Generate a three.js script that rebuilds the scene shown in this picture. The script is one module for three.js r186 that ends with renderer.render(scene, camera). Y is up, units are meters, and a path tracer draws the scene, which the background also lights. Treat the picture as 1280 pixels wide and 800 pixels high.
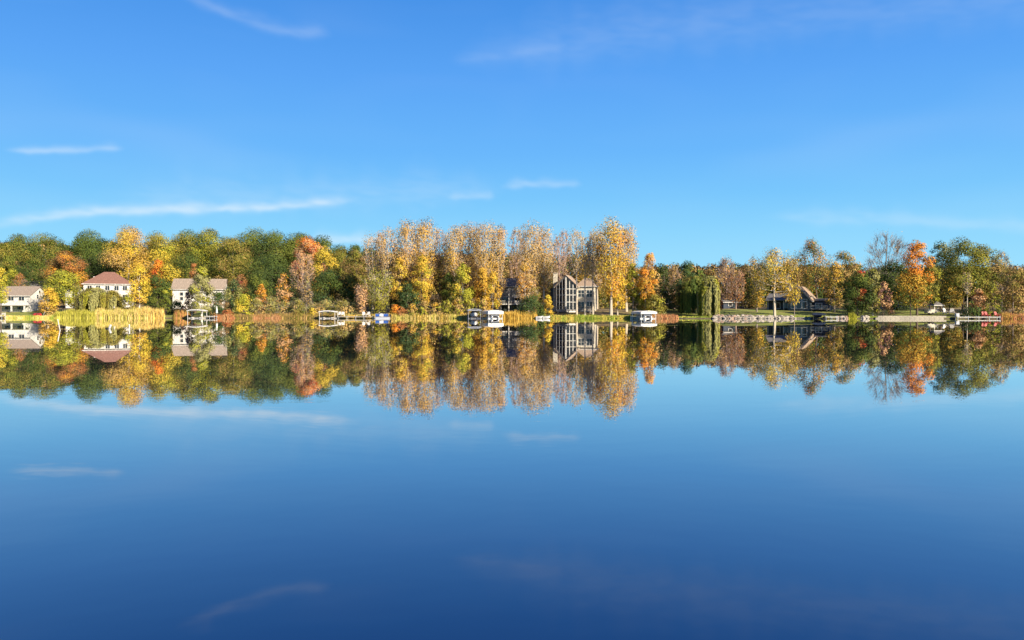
import * as THREE from 'three';
import { mergeGeometries } from 'three/addons/utils/BufferGeometryUtils.js';
import { ImprovedNoise } from 'three/addons/math/ImprovedNoise.js';

// ---------------------------------------------------------------- camera, sky, sun, exposure
const scene = new THREE.Scene();
const EYE = 2.0;                                   // metres above the water
const FOCAL = 1000 / 800;                          // focal length in picture heights
const camera = new THREE.PerspectiveCamera(2 * Math.atan(0.5 / FOCAL) * 180 / Math.PI, 1.6, 0.1, 3000);
camera.position.set(0, EYE, 0);
camera.lookAt(0, EYE - 0.0115 * 100, -100);
scene.add(camera);

const renderer = new THREE.WebGLRenderer({ antialias: true });
renderer.setSize(1024, 640);
renderer.toneMapping = THREE.LinearToneMapping;
const EXPOSURE = 2.35;
renderer.toneMappingExposure = EXPOSURE;
renderer.shadowMap.enabled = true;

const SUN = new THREE.Vector3(0.72, 0.50, 0.66).normalize();
const sun = new THREE.DirectionalLight(new THREE.Color().setRGB(1.0, 0.86, 0.66), 5);
sun.position.copy(SUN).multiplyScalar(500).add(new THREE.Vector3(0, 0, -230));
sun.target.position.set(0, 0, -230);
sun.castShadow = true;
sun.shadow.mapSize.set(4096, 4096);
Object.assign(sun.shadow.camera, { left: -260, right: 260, top: 200, bottom: -200, near: 10, far: 1200 });
scene.add(sun, sun.target);

function rng(seed) {
  let a = (seed * 2654435761) >>> 0;
  return () => { a = (a + 0x6D2B79F5) >>> 0; let t = a; t = Math.imul(t ^ (t >>> 15), t | 1); t ^= t + Math.imul(t ^ (t >>> 7), t | 61); return ((t ^ (t >>> 14)) >>> 0) / 4294967296; };
}
const NZ = new ImprovedNoise();
const noise = (x, y = 0, z = 0) => NZ.noise(x + 37.13, y + 11.7, z + 5.31);
const lerp = (a, b, t) => a + (b - a) * t;
const clamp = (v, a = 0, b = 1) => Math.min(b, Math.max(a, v));
const smooth = (a, b, v) => { const t = clamp((v - a) / (b - a)); return t * t * (3 - 2 * t); };
const lin = (c) => (c <= 10.31 ? c / 255 / 12.92 : ((c / 255 + 0.055) / 1.055) ** 2.4);

{ // clear autumn sky, paler towards the horizon, with a few thin cirrus streaks
  const W = 4096, H = 2048, data = new Float32Array(W * H * 4);
  const stops = [[0, 172, 228, 252], [3, 156, 223, 254], [5.5, 141, 213, 254], [8, 122, 199, 253], [11, 107, 184, 252], [16, 92, 166, 246], [21, 74, 148, 233], [28, 60, 126, 212], [40, 46, 104, 188], [60, 36, 86, 165], [90, 32, 78, 155]]
    .map(([e, ...c]) => [e, ...c.map(lin)]);
  const veil = (az, el) => 0.5 + 0.5 * noise(az * 0.035 + el * 0.03, el * 0.16 - az * 0.012, 3.3) + 0.3 * noise(az * 0.11 + el * 0.09, el * 0.5 - az * 0.04, 8.1);
  for (let j = 0; j < H; j++) {
    const el = (j + 0.5) / H * 180 - 90, e = Math.max(el, 0);
    let k = 0; while (k < stops.length - 2 && stops[k + 1][0] < e) k++;
    const t = clamp((e - stops[k][0]) / (stops[k + 1][0] - stops[k][0])), c = [1, 2, 3].map((n) => lerp(stops[k][n], stops[k + 1][n], t));
    for (let i = 0; i < W; i++) {
      const o = (j * W + i) * 4;
      for (let n = 0; n < 3; n++) data[o + n] = c[n];
      data[o + 3] = 1;
    }
  }
  const add = (i, j, a) => { const o = (j * W + ((i % W) + W) % W) * 4; const w = [0.86, 0.95, 1.0]; for (let n = 0; n < 3; n++) data[o + n] = lerp(data[o + n], Math.max(data[o + n], w[n]), a); };
  // faint veils all round the sky (coarse grid of noise, written every texel)
  for (let j = H / 2 + 20; j < H; j++) {
    const el = (j + 0.5) / H * 180 - 90;
    for (let i = 0; i < W; i += 4) {
      const az = (i / W - 0.25) * 360, daz = Math.abs(((az + 180 + 720) % 360) - 180);
      const v = veil(daz, el), a = 0.08 * smooth(0.45, 1.15, v) * smooth(2, 8, el);
      if (a > 0.002) for (let n = 0; n < 4; n++) add(i + n, j, a);
    }
  }
  // streaks: [points (azimuth, elevation in degrees), half thickness, strength]
  const dir = (x, y) => { const a = Math.atan(x); return [a * 180 / Math.PI, Math.atan(y * Math.cos(a)) * 180 / Math.PI]; };
  const streak = (pts, thick, strength, seed) => {
    for (let s = 0; s + 1 < pts.length; s++) {
      const [a0, e0] = pts[s], [a1, e1] = pts[s + 1];
      const i0 = Math.round((a0 / 360 + 0.25) * W), i1 = Math.round((a1 / 360 + 0.25) * W);
      for (let i = i0; i < i1; i++) {
        const t = (i - i0) / (i1 - i0), az = lerp(a0, a1, t), whole = (az - pts[0][0]) / (pts[pts.length - 1][0] - pts[0][0]);
        const el = lerp(e0, e1, t) + 0.10 * noise(az * 0.6, seed, 1) + 0.05 * noise(az * 2.1, seed, 4);
        const taper = smooth(0, 0.22, whole) * smooth(1, 0.86, whole), th = thick * (0.65 + 0.6 * taper) * (1 + 0.5 * noise(az * 0.8, seed, 9));
        const j0 = Math.round((el + 90) / 180 * H), r = Math.ceil(th * 3.2 / 180 * H);
        for (let j = j0 - r; j <= j0 + r; j++) {
          const de = ((j + 0.5) / H * 180 - 90 - el) / th;
          const soft = de > 0 ? Math.exp(-de * de * 0.55) : Math.exp(-de * de * 1.3);
          const el2 = el + de * th, a = strength * taper * soft * clamp(0.78 + 0.5 * noise(az * 0.5 + el2 * 0.2, el2 * 1.6 + seed, 2) + 0.3 * noise(az * 1.1 + el2 * 0.5, el2 * 4 + seed, 6));
          if (a > 0.003) add(i, j, a);
        }
      }
    }
  };
  streak([dir(-0.70, 0.100), dir(-0.54, 0.122), dir(-0.40, 0.127), dir(-0.30, 0.129), dir(-0.185, 0.140)], 0.22, 0.52, 1);
  streak([dir(-0.64, 0.2005), dir(-0.56, 0.2005), dir(-0.48, 0.202)], 0.15, 0.32, 2);
  streak([dir(-0.085, 0.141), dir(-0.02, 0.142)], 0.15, 0.22, 3);
  streak([dir(-0.02, 0.155), dir(0.04, 0.158), dir(0.09, 0.157)], 0.18, 0.25, 4);
  streak([dir(-0.43, 0.40), dir(-0.36, 0.372), dir(-0.29, 0.350), dir(-0.22, 0.343)], 0.28, 0.13, 5);
  streak([dir(-0.08, 0.312), dir(0.0, 0.318), dir(0.07, 0.331)], 0.32, 0.08, 6);
  streak([dir(-0.1, 0.31), dir(0.15, 0.345), dir(0.40, 0.372), dir(0.75, 0.40)], 1.1, 0.08, 7);
  streak([dir(0.30, 0.118), dir(0.5, 0.112), dir(0.72, 0.100)], 0.30, 0.16, 8);
  streak([dir(-0.26, 0.088), dir(-0.20, 0.089), dir(-0.15, 0.086)], 0.25, 0.4, 9);
  streak([dir(-0.55, 0.137), dir(-0.30, 0.142), dir(0.0, 0.150)], 0.75, 0.12, 10);
  const r = rng(77); // more of the same cirrus elsewhere round the sky
  for (let n = 0; n < 46; n++) { const a = 45 + r() * 268, e = 6 + r() * 40, l = 5 + r() * 14, sl = (r() - 0.4) * 3; streak([[a, e], [a + l * 0.5, e + sl * 0.6], [a + l, e + sl]], 0.15 + r() * 0.4, 0.15 + r() * 0.4, 20 + n); }
  for (let k = 0; k < data.length; k++) if (k % 4 !== 3) data[k] /= EXPOSURE;
  const sky = new THREE.DataTexture(data, W, H, THREE.RGBAFormat, THREE.FloatType);
  sky.mapping = THREE.EquirectangularReflectionMapping; sky.magFilter = sky.minFilter = THREE.LinearFilter;
  sky.colorSpace = THREE.LinearSRGBColorSpace; sky.needsUpdate = true;
  scene.background = sky; scene.environment = sky;
}

// ---------------------------------------------------------------- helpers
const taken = {};
function numbered(name) { const n = taken[name] = (taken[name] ?? -1) + 1; return n ? `${name}_${String(n).padStart(3, '0')}` : name; }
function thing(name, label, category, x, y, z, turn = 0, group) {
  const o = new THREE.Group(); o.name = numbered(name); o.position.set(x, y, z); o.rotation.y = turn;
  o.userData = { label, category }; if (group) o.userData.group = group;
  scene.add(o); return o;
}
function meshOf(name, geo, mat, parent) {
  const m = new THREE.Mesh(geo, mat); m.name = name; m.castShadow = m.receiveShadow = true; parent.add(m); return m;
}
function uvBox(g) { // uv in metres, by the way each face points
  const p = g.attributes.position, n = g.attributes.normal, uv = new Float32Array(p.count * 2);
  for (let i = 0; i < p.count; i++) {
    const ax = Math.abs(n.getX(i)), ay = Math.abs(n.getY(i)), az = Math.abs(n.getZ(i));
    const a = ax > az ? p.getZ(i) : p.getX(i), b = ay > Math.max(ax, az) * 1.6 ? p.getZ(i) : p.getY(i);
    uv[2 * i] = a; uv[2 * i + 1] = b;
  }
  g.setAttribute('uv', new THREE.BufferAttribute(uv, 2)); return g;
}
const clean = (g) => { const f = g.index ? g.toNonIndexed() : g; for (const k of Object.keys(f.attributes)) if (!['position', 'normal'].includes(k)) f.deleteAttribute(k); return f; };
function part(name, geos, mat, parent) { const g = uvBox(mergeGeometries([].concat(geos).map(clean))); return meshOf(name, g, mat, parent); }
function bx(w, h, d, x = 0, y = 0, z = 0, ry = 0, rz = 0, rx = 0) { // y is the bottom when there is no tilt
  const g = new THREE.BoxGeometry(w, h, d);
  if (rx) g.rotateX(rx); if (rz) g.rotateZ(rz); if (ry) g.rotateY(ry);
  return g.translate(x, y + h / 2, z);
}
function rod(x0, y0, z0, x1, y1, z1, r = 0.04, r1 = r, sides = 7) {
  const a = new THREE.Vector3(x0, y0, z0), d = new THREE.Vector3(x1, y1, z1).sub(a), l = d.length();
  const g = new THREE.CylinderGeometry(r1, r, l, sides); g.translate(0, l / 2, 0);
  g.applyQuaternion(new THREE.Quaternion().setFromUnitVectors(new THREE.Vector3(0, 1, 0), d.normalize()));
  return g.translate(x0, y0, z0);
}
function prism(points, depth, bevel = 0) { // outline in x,y pushed along z, centred
  const s = new THREE.Shape(points.map(([x, y]) => new THREE.Vector2(x, y)));
  return new THREE.ExtrudeGeometry(s, { depth, bevelEnabled: bevel > 0, bevelSize: bevel, bevelThickness: bevel, bevelSegments: 1 }).translate(0, 0, -depth / 2);
}
class Tris { // loose triangles with a colour each
  constructor() { this.p = []; this.c = []; }
  tri(ax, ay, az, bx_, by, bz, cx, cy, cz, c) { this.p.push(ax, ay, az, bx_, by, bz, cx, cy, cz); for (let k = 0; k < 3; k++) this.c.push(c[0], c[1], c[2]); }
  tube(pts, radii, sides, c) {
    let prev = null;
    for (let k = 0; k < pts.length; k++) {
      const a = pts[Math.max(k - 1, 0)], b = pts[Math.min(k + 1, pts.length - 1)];
      let dx = b[0] - a[0], dy = b[1] - a[1], dz = b[2] - a[2]; const l = Math.hypot(dx, dy, dz) || 1; dx /= l; dy /= l; dz /= l;
      let ux = Math.abs(dy) > 0.9 ? 1 : 0, uy = ux ? 0 : 1; const dt = ux * dx + uy * dy;
      let vx = ux - dt * dx, vy = uy - dt * dy, vz = -dt * dz; const vl = Math.hypot(vx, vy, vz); vx /= vl; vy /= vl; vz /= vl;
      const wx = dy * vz - dz * vy, wy = dz * vx - dx * vz, wz = dx * vy - dy * vx, ring = [];
      for (let s = 0; s < sides; s++) { const q = s / sides * 6.2832, cs = Math.cos(q) * radii[k], sn = Math.sin(q) * radii[k]; ring.push([pts[k][0] + vx * cs + wx * sn, pts[k][1] + vy * cs + wy * sn, pts[k][2] + vz * cs + wz * sn]); }
      if (prev) for (let s = 0; s < sides; s++) { const e = (s + 1) % sides, A = prev[s], B = prev[e], C = ring[e], D = ring[s]; this.tri(...A, ...B, ...C, c); if (radii[k] > 0.004) this.tri(...A, ...C, ...D, c); }
      prev = ring;
    }
  }
  leaf(x, y, z, nx, ny, nz, s, spin, c, long = 1) {
    const l = Math.hypot(nx, ny, nz) || 1; nx /= l; ny /= l; nz /= l;
    let ux = Math.abs(ny) < 0.9 ? -nz : 0, uy = Math.abs(ny) < 0.9 ? 0 : nz, uz = Math.abs(ny) < 0.9 ? nx : -ny; const ul = Math.hypot(ux, uy, uz) || 1; ux /= ul; uy /= ul; uz /= ul;
    const vx = ny * uz - nz * uy, vy = nz * ux - nx * uz, vz = nx * uy - ny * ux, cs = Math.cos(spin), sn = Math.sin(spin);
    const ax = ux * cs + vx * sn, ay = uy * cs + vy * sn, az = uz * cs + vz * sn, bx_ = vx * cs - ux * sn, by = vy * cs - uy * sn, bz = vz * cs - uz * sn;
    const h = s * 0.5 / long, g = s * 0.6 * long;
    this.tri(x - ax * h - bx_ * g * 0.6, y - ay * h - by * g * 0.6, z - az * h - bz * g * 0.6, x + ax * h - bx_ * g * 0.6, y + ay * h - by * g * 0.6, z + az * h - bz * g * 0.6, x + bx_ * g, y + by * g, z + bz * g, c);
  }
  geometry() {
    const g = new THREE.BufferGeometry();
    g.setAttribute('position', new THREE.BufferAttribute(new Float32Array(this.p), 3));
    g.setAttribute('color', new THREE.BufferAttribute(new Float32Array(this.c), 3));
    g.computeVertexNormals(); return g;
  }
}
function grain(size, f, lo, hi, stretch = 1) { // a tiling patch of fine and coarse noise as a grey colour map
  const d = new Uint8Array(size * size * 4);
  for (let j = 0; j < size; j++) for (let i = 0; i < size; i++) {
    const u = i / size * 6.28318, v = j / size * 6.28318;
    let s = 0, a = 0.5, k = f;
    for (let o = 0; o < 4; o++) { s += a * noise(Math.cos(u) * k * stretch + Math.cos(v) * k, Math.sin(u) * k * stretch, Math.sin(v) * k + o * 7); a *= 0.6; k *= 2.1; }
    const g = Math.round(255 * clamp(lerp(lo, hi, 0.5 + s * 0.9)));
    d.set([g, g, g, 255], (j * size + i) * 4);
  }
  const t = new THREE.DataTexture(d, size, size); t.magFilter = THREE.LinearFilter; t.minFilter = THREE.LinearMipmapLinearFilter; t.generateMipmaps = true;
  t.wrapS = t.wrapT = THREE.RepeatWrapping; t.needsUpdate = true; return t;
}
const tones = grain(256, 2.2, 0.55, 1.0); tones.colorSpace = THREE.SRGBColorSpace;
const tonesFor = (m) => { const t = tones.clone(); t.repeat.set(1 / m, 1 / m); t.needsUpdate = true; return t; };
const paint = (r, g, b, rough = 0.75, m = 3, more = {}) => new THREE.MeshStandardMaterial({ color: new THREE.Color().setRGB(r, g, b), roughness: rough, map: tonesFor(m), ...more });
const M = {
  white: paint(0.86, 0.84, 0.79), cream: paint(0.80, 0.74, 0.60), grey: paint(0.36, 0.36, 0.35), greyRoof: paint(0.21, 0.2, 0.2, 0.9, 2), brownRoof: paint(0.3, 0.19, 0.14, 0.9, 2),
  taupeRoof: paint(0.40, 0.32, 0.25, 0.9, 2), redRoof: paint(0.30, 0.15, 0.11, 0.9, 2), tanRoof: paint(0.46, 0.34, 0.24, 0.9, 2), navy: paint(0.035, 0.055, 0.10), slate: paint(0.10, 0.14, 0.17), dark: paint(0.03, 0.03, 0.032),
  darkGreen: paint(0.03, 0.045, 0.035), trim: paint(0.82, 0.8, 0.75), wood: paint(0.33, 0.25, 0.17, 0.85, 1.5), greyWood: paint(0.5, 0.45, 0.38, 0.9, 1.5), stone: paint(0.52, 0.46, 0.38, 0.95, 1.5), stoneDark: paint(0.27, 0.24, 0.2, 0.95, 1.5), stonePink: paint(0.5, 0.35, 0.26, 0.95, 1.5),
  concrete: paint(0.6, 0.54, 0.42, 0.95, 2), brick: paint(0.36, 0.2, 0.14, 0.9, 1),
  glass: new THREE.MeshPhysicalMaterial({ color: new THREE.Color().setRGB(0.02, 0.025, 0.03), roughness: 0.06, specularIntensity: 1, ior: 1.5 }),
  metal: new THREE.MeshStandardMaterial({ color: new THREE.Color().setRGB(0.75, 0.76, 0.77), roughness: 0.35, metalness: 0.6 }),
  vinyl: paint(0.88, 0.87, 0.84, 0.45, 3), blue: paint(0.03, 0.12, 0.5, 0.4, 2), greyVinyl: paint(0.3, 0.32, 0.38, 0.5, 3), navyVinyl: paint(0.02, 0.035, 0.08, 0.5, 3), red: paint(0.62, 0.05, 0.04, 0.4, 2), gel: paint(0.88, 0.88, 0.87, 0.2, 4), black: paint(0.02, 0.02, 0.02, 0.5), green: paint(0.05, 0.25, 0.12, 0.5), rubber: paint(0.03, 0.03, 0.03, 0.9),
  leaf: new THREE.MeshPhysicalMaterial({ color: 0xffffff, vertexColors: true, roughness: 0.9, specularIntensity: 0.25, side: THREE.DoubleSide, transmission: 0.1, thickness: 0 }),
  bark: new THREE.MeshStandardMaterial({ color: 0xffffff, vertexColors: true, roughness: 0.95, side: THREE.DoubleSide }),
};

// ---------------------------------------------------------------- the setting: land and lake
const shore = (x) => 208 - 0.075 * x + 1.3 * noise(x * 0.045, 2) + 0.5 * noise(x * 0.21, 5);   // distance of the far shore from the camera's side
function ground(x, z) {
  const d = -z - shore(x);
  if (d < 0) return Math.max(-3.5, d * 0.35);
  const rise = lerp(8.5, 3.2, smooth(-70, 30, x));
  return 0.42 * smooth(0, 1.0, d) + 1.75 * smooth(1, 30, d) + rise * smooth(14, 125, d) + 10 * smooth(150, 700, d) + 0.12 * noise(x * 0.12, z * 0.12) * smooth(1, 6, d);
}
{
  const xs = [], ds = [];
  for (let x = -900; x <= 900; x += Math.abs(x) < 180 ? 1.5 : 20) xs.push(x);
  for (let d = -30; d <= 1400;) { ds.push(d); d += d < -2 ? 6 : d < 4 ? 0.35 : d < 60 ? 1.6 : d < 160 ? 6 : 60; }
  const pos = [], uv = [], col = [], idx = [];
  const lawn = [0.26, 0.31, 0.035], dry = [0.40, 0.32, 0.08], litter = [0.17, 0.105, 0.05], mud = [0.13, 0.1, 0.065];
  const isLawn = (x, d) => { // the mown gardens
    const spots = [[-175, -118, 26], [-98, -84, 22], [12, 46, 8], [34, 118, 34]];
    let w = 0; for (const [a, b, deep] of spots) w = Math.max(w, smooth(a - 3, a + 3, x) * smooth(b + 3, b - 3, x) * smooth(deep + 3, deep - 3, d)); return w;
  };
  for (const d of ds) for (const x of xs) {
    const z = -(shore(x) + d); pos.push(x, ground(x, z), z); uv.push(x, z);
    const n = noise(x * 0.35, z * 0.35, 1), n2 = noise(x * 1.3, z * 1.3, 4), w = clamp(isLawn(x, d) + 0.35 * n * (isLawn(x, d) > 0.05 ? 1 : 0));
    const k = smooth(0.05, 0.5, noise(x * 0.16, z * 0.16, 9) + 0.4 * n2), grass = lawn.map((v, i) => lerp(v, dry[i], 0.55 * k)), wild = litter.map((v, i) => lerp(v, dry[i], 0.7 * smooth(-0.2, 0.4, n + 0.5 * n2)));
    const m = d < 0.5 ? 1 : 0, c = grass.map((v, i) => lerp(lerp(wild[i], v, w), mud[i], m));
    col.push(...c);
  }
  for (let j = 0; j + 1 < ds.length; j++) for (let i = 0; i + 1 < xs.length; i++) { const a = j * xs.length + i, b = a + 1, c = a + xs.length, e = c + 1; idx.push(a, b, e, a, e, c); }
  const g = new THREE.BufferGeometry();
  g.setAttribute('position', new THREE.BufferAttribute(new Float32Array(pos), 3)); g.setAttribute('uv', new THREE.BufferAttribute(new Float32Array(uv), 2)); g.setAttribute('color', new THREE.BufferAttribute(new Float32Array(col), 3));
  g.setIndex(idx); g.computeVertexNormals();
  const m = meshOf('ground', g, new THREE.MeshStandardMaterial({ color: 0xffffff, vertexColors: true, roughness: 1, map: tonesFor(5) }), scene); m.userData.kind = 'structure';
}
{
  const g = new THREE.PlaneGeometry(2400, 1100, 1, 1).rotateX(-Math.PI / 2).translate(0, 0, 250);
  const uv = g.attributes.uv; for (let i = 0; i < uv.count; i++) uv.setXY(i, g.attributes.position.getX(i), g.attributes.position.getZ(i));
  const swell = grain(512, 1.6, 0, 1); swell.repeat.set(1 / 26, 1 / 18);
  const mat = new THREE.MeshPhysicalMaterial({ color: new THREE.Color().setRGB(0.0, 0.004, 0.040), roughness: 0.0, ior: 1.2, clearcoat: 1.0, clearcoatRoughness: 0, bumpMap: swell, bumpScale: 0.004 });
  meshOf('lake_water', g, mat, scene).userData.kind = 'structure';
}

// ---------------------------------------------------------------- places: a bearing (thousandths, 640 is due north) and metres behind the far shoreline
function spot(bearing, off) {
  let depth = 210; const k = (bearing - 640) / 1000;
  for (let n = 0; n < 8; n++) depth = shore(k * depth) + off;
  return { x: k * depth, z: -depth, y: ground(k * depth, -depth), depth };
}
const heightAt = (level, depth) => EYE + (388.5 - level) / 1000 * depth;   // level: sight angle in thousandths below 388.5

// ---------------------------------------------------------------- trees and shrubs
const C = {
  dark: [0.046, 0.068, 0.018], pine: [0.042, 0.075, 0.028], green: [0.068, 0.10, 0.019], mid: [0.118, 0.138, 0.022], olive: [0.19, 0.163, 0.03], sage: [0.25, 0.24, 0.085], lime: [0.29, 0.285, 0.03], yellow: [0.50, 0.37, 0.042], gold: [0.48, 0.29, 0.038],
  amber: [0.48, 0.23, 0.03], orange: [0.62, 0.22, 0.028], red: [0.42, 0.07, 0.03], rust: [0.30, 0.125, 0.04], tan: [0.39, 0.26, 0.092], brown: [0.21, 0.135, 0.055], salmon: [0.46, 0.27, 0.13], purple: [0.16, 0.08, 0.08], wine: [0.24, 0.05, 0.04],
};
const BARK = { brown: [0.10, 0.075, 0.055], grey: [0.2, 0.165, 0.14], pale: [0.42, 0.36, 0.28], white: [0.6, 0.56, 0.48], pink: [0.3, 0.215, 0.18] };
let treeSeed = 100;
const FORMS = {
  round: { base: 0.16, env: (t) => Math.pow(Math.max(0, 1 - Math.pow(Math.abs(2 * t - 0.95) / 1.05, 2.4)), 0.5), limbs: 13, subs: 3, clump: 0.185, dens: 1 },
  oval: { base: 0.14, env: (t) => Math.pow(Math.sin(Math.PI * Math.pow(clamp(t * 0.93 + 0.07), 0.8)), 0.6), limbs: 14, subs: 3, clump: 0.19, dens: 1 },
  spread: { base: 0.26, env: (t) => Math.pow(Math.max(0, 1 - Math.pow(Math.abs(2 * t - 0.8) / 1.2, 2)), 0.55), limbs: 13, subs: 5, clump: 0.12, dens: 0.75, open: true },
  poplar: { base: 0.2, env: (t) => 0.4 + 0.6 * Math.sin(Math.PI * clamp(0.05 + t * 0.72)) - 0.3 * smooth(0.88, 1, t), limbs: 26, subs: 4, clump: 0.21, dens: 0.55, steep: true, open: true },
  bare: { base: 0.2, env: (t) => Math.pow(Math.sin(Math.PI * Math.pow(clamp(t * 0.9 + 0.08), 1.3)), 0.6), limbs: 15, subs: 7, clump: 0.14, dens: 0.12, steep: true, open: true },
  vase: { base: 0.22, env: (t) => 0.2 + 0.8 * Math.pow(t, 0.7) * (1 - 0.6 * smooth(0.75, 1, t)), limbs: 14, subs: 5, clump: 0.16, dens: 0.8, steep: true, open: true },
  shrub: { base: 0.0, env: (t) => Math.pow(Math.max(0, 1 - t * t), 0.5), limbs: 12, subs: 3, clump: 0.17, dens: 1, shrub: true },
  conifer: { conifer: true }, willow: { willow: true },
};
function grow(form, H, W, palette, o, seed) {
  const r = rng(seed), F = { ...FORMS[form], ...o }, wood = new Tris(), crown = new Tris(), bark = BARK[o.bark ?? 'brown'];
  const jit = (c, k = 0.18) => { const a = 1 + (r() - 0.5) * 2 * k, b = 1 + (r() - 0.5) * k * 0.7; return [c[0] * a * b, c[1] * a, c[2] * a]; };
  const pick = (x, y, z) => { // colours come in patches, as leaves turn limb by limb
    const n = clamp(0.5 + 0.85 * noise(x * 0.28 + seed, y * 0.28, z * 0.28) + (r() - 0.5) * 0.34, 0, 0.999);
    return C[palette[Math.floor(n * palette.length)]];
  };
  const ls = (o.leaf ?? 0.36) * (o.leaf > 0.45 ? 1 : 0.84), lean = o.lean ?? 0, r0 = (o.stem ?? 0.016) * H;
  if (F.conifer) {
    wood.tube([[0, -0.2, 0], [0, H * 0.5, 0], [0, H, 0]], [r0, r0 * 0.6, 0.02], 6, bark);
    const levels = Math.round(H * 1.5), low = o.base ?? 0.06;
    for (let k = 0; k < levels; k++) {
      const t = k / levels, y = H * lerp(low, 0.985, t), R = W / 2 * Math.pow(1 - t, 0.8) * (0.85 + 0.3 * r()) + 0.15, n = 6 + Math.round(5 * (1 - t));
      for (let b = 0; b < n; b++) {
        const a = r() * 6.2832, L = R * (0.7 + 0.4 * r()), droop = 0.22 + 0.2 * r();
        wood.tube([[0, y, 0], [Math.cos(a) * L * 0.9, y - droop * L * 0.8, Math.sin(a) * L * 0.9]], [0.04, 0.012], 3, bark);
        const m = Math.max(5, Math.round(L * L * 3.2 + L * 6)), base = pick(Math.cos(a) * L, y, Math.sin(a) * L);
        for (let q = 0; q < m; q++) { const u = 0.15 + 0.9 * Math.sqrt(r()), s = (r() - 0.5) * 0.55 * L * (1.1 - u); crown.leaf(Math.cos(a) * L * u - Math.sin(a) * s, y - droop * L * u + (r() - 0.6) * 0.35, Math.sin(a) * L * u + Math.cos(a) * s, (r() - 0.5) + Math.cos(a) * 0.4, 0.7 + (r() - 0.3), (r() - 0.5) + Math.sin(a) * 0.4, ls * (0.6 + 0.7 * r()), r() * 6.28, jit(base), 1.3); }
      }
    }
    return [wood, crown];
  }
  if (F.willow) {
    const top = H * 0.97;
    wood.tube([[0, -0.2, 0], [0.2, H * 0.2, 0.1], [0.1, H * 0.45, 0]], [r0 * 1.5, r0 * 1.2, r0 * 0.8], 7, bark);
    for (let k = 0; k < 16; k++) {
      const a = k * 2.4 + r(), R = W / 2 * (0.35 + 0.55 * r()), ye = top - 0.18 * H * (R / (W / 2)) ** 2 - r() * 0.12 * H, ex = Math.cos(a) * R, ez = Math.sin(a) * R;
      wood.tube([[0.1, H * 0.4, 0], [ex * 0.5, lerp(H * 0.4, ye, 0.75), ez * 0.5], [ex, ye, ez]], [r0 * 0.5, r0 * 0.3, 0.03], 4, bark);
    }
    const strands = Math.round((o.strands ?? 260) / 5);
    for (let k = 0; k < strands; k++) { // bundles of hanging strands, uneven at the bottom
      const a = r() * 6.2832, q = Math.sqrt(r()), lump = 1 + 0.35 * noise(Math.cos(a) * 1.2 + seed, 3, Math.sin(a) * 1.2), bxx = Math.cos(a) * W / 2 * q * lump, bz = Math.sin(a) * W / 2 * q * lump;
      const yTop = top * (1 - 0.42 * q * q * q) - r() * 0.07 * H, long = (o.fall ?? 0.8) * H * (0.22 + 0.75 * r() ** 0.8) * (0.4 + 0.6 * q), base = pick(bxx * 1.5, yTop * 0.4, bz * 1.5), wide = W * (0.035 + 0.05 * r());
      for (let s = 0; s < 6; s++) {
        const x = bxx + (r() - 0.5) * 2 * wide, z = bz + (r() - 0.5) * 2 * wide, y0 = yTop - Math.hypot(x - bxx, z - bz) * 0.6, y1 = Math.max(0.2, y0 - long * (0.7 + 0.45 * r()));
        wood.tube([[x * 0.9, y0, z * 0.9], [x, lerp(y0, y1, 0.5), z]], [0.025, 0.008], 3, bark);
        for (let y = y0 + 0.25; y > y1; y -= 0.12 + 0.1 * r()) { const f = 0.3 + 0.4 * smooth(y0 - 1.5, y0, y); crown.leaf(x + (r() - 0.5) * f, y, z + (r() - 0.5) * f, (r() - 0.5) * 0.8 + Math.cos(a) * 0.7, 0.15 + 0.8 * smooth(y0 - 0.8, y0, y), (r() - 0.5) * 0.8 + Math.sin(a) * 0.7, ls * (0.7 + 0.6 * r()), 3.14 + (r() - 0.5) * 0.7, jit(base), 1.5); }
      }
    }
    return [wood, crown];
  }
  const cb = F.base * H, CH = H - cb, axis = (y) => lean * W * Math.max(0, y / H) ** 1.5, wob = [r() * 9, r() * 9];
  const trunkTop = F.shrub ? 0 : F.steep ? 0.92 * H : lerp(cb, H, 0.62);
  const tp = (y) => [axis(y) + 0.03 * W * noise(y * 0.25, wob[0]), y, 0.03 * W * noise(y * 0.25, wob[1])];
  if (!F.shrub) { const pts = [], rad = []; for (let k = 0; k <= 6; k++) { const y = k ? trunkTop * k / 6 : -0.25; pts.push(tp(y)); rad.push(k ? lerp(r0, r0 * 0.18, k / 6) : r0 * 1.25); } wood.tube(pts, rad, 6, bark); }
  const clumps = [], nl = Math.round(F.limbs * (o.more ?? 1));
  for (let k = 0; k < nl; k++) {
    const t = clamp((k + 0.3 + 0.6 * r()) / nl * 0.98), y = cb + t * CH, a = k * 2.39996 + r() * 0.8, lump = 1 + 0.28 * noise(Math.cos(a) * 1.4 + seed, t * 3, Math.sin(a) * 1.4), R = F.env(t) * W / 2 * lump * (0.62 + 0.3 * r());
    const ex = axis(y) + Math.cos(a) * R, ez = Math.sin(a) * R, ya = F.shrub ? -0.1 : Math.min(trunkTop * 0.97, lerp(cb * 0.9, y, F.steep ? 0.5 : 0.62)), s = F.shrub ? [ex * 0.02, -0.15, ez * 0.02] : tp(ya);
    const mid = [lerp(s[0], ex, 0.55), lerp(s[1], y, F.steep ? 0.38 : 0.6), lerp(s[2], ez, 0.55)], lr = r0 * (F.open ? 0.36 : 0.3) * (1.1 - 0.6 * t);
    wood.tube([s, mid, [ex, y, ez]], [lr, lr * 0.7, lr * 0.25], 4, bark);
    clumps.push([ex, y, ez, a]);
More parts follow.
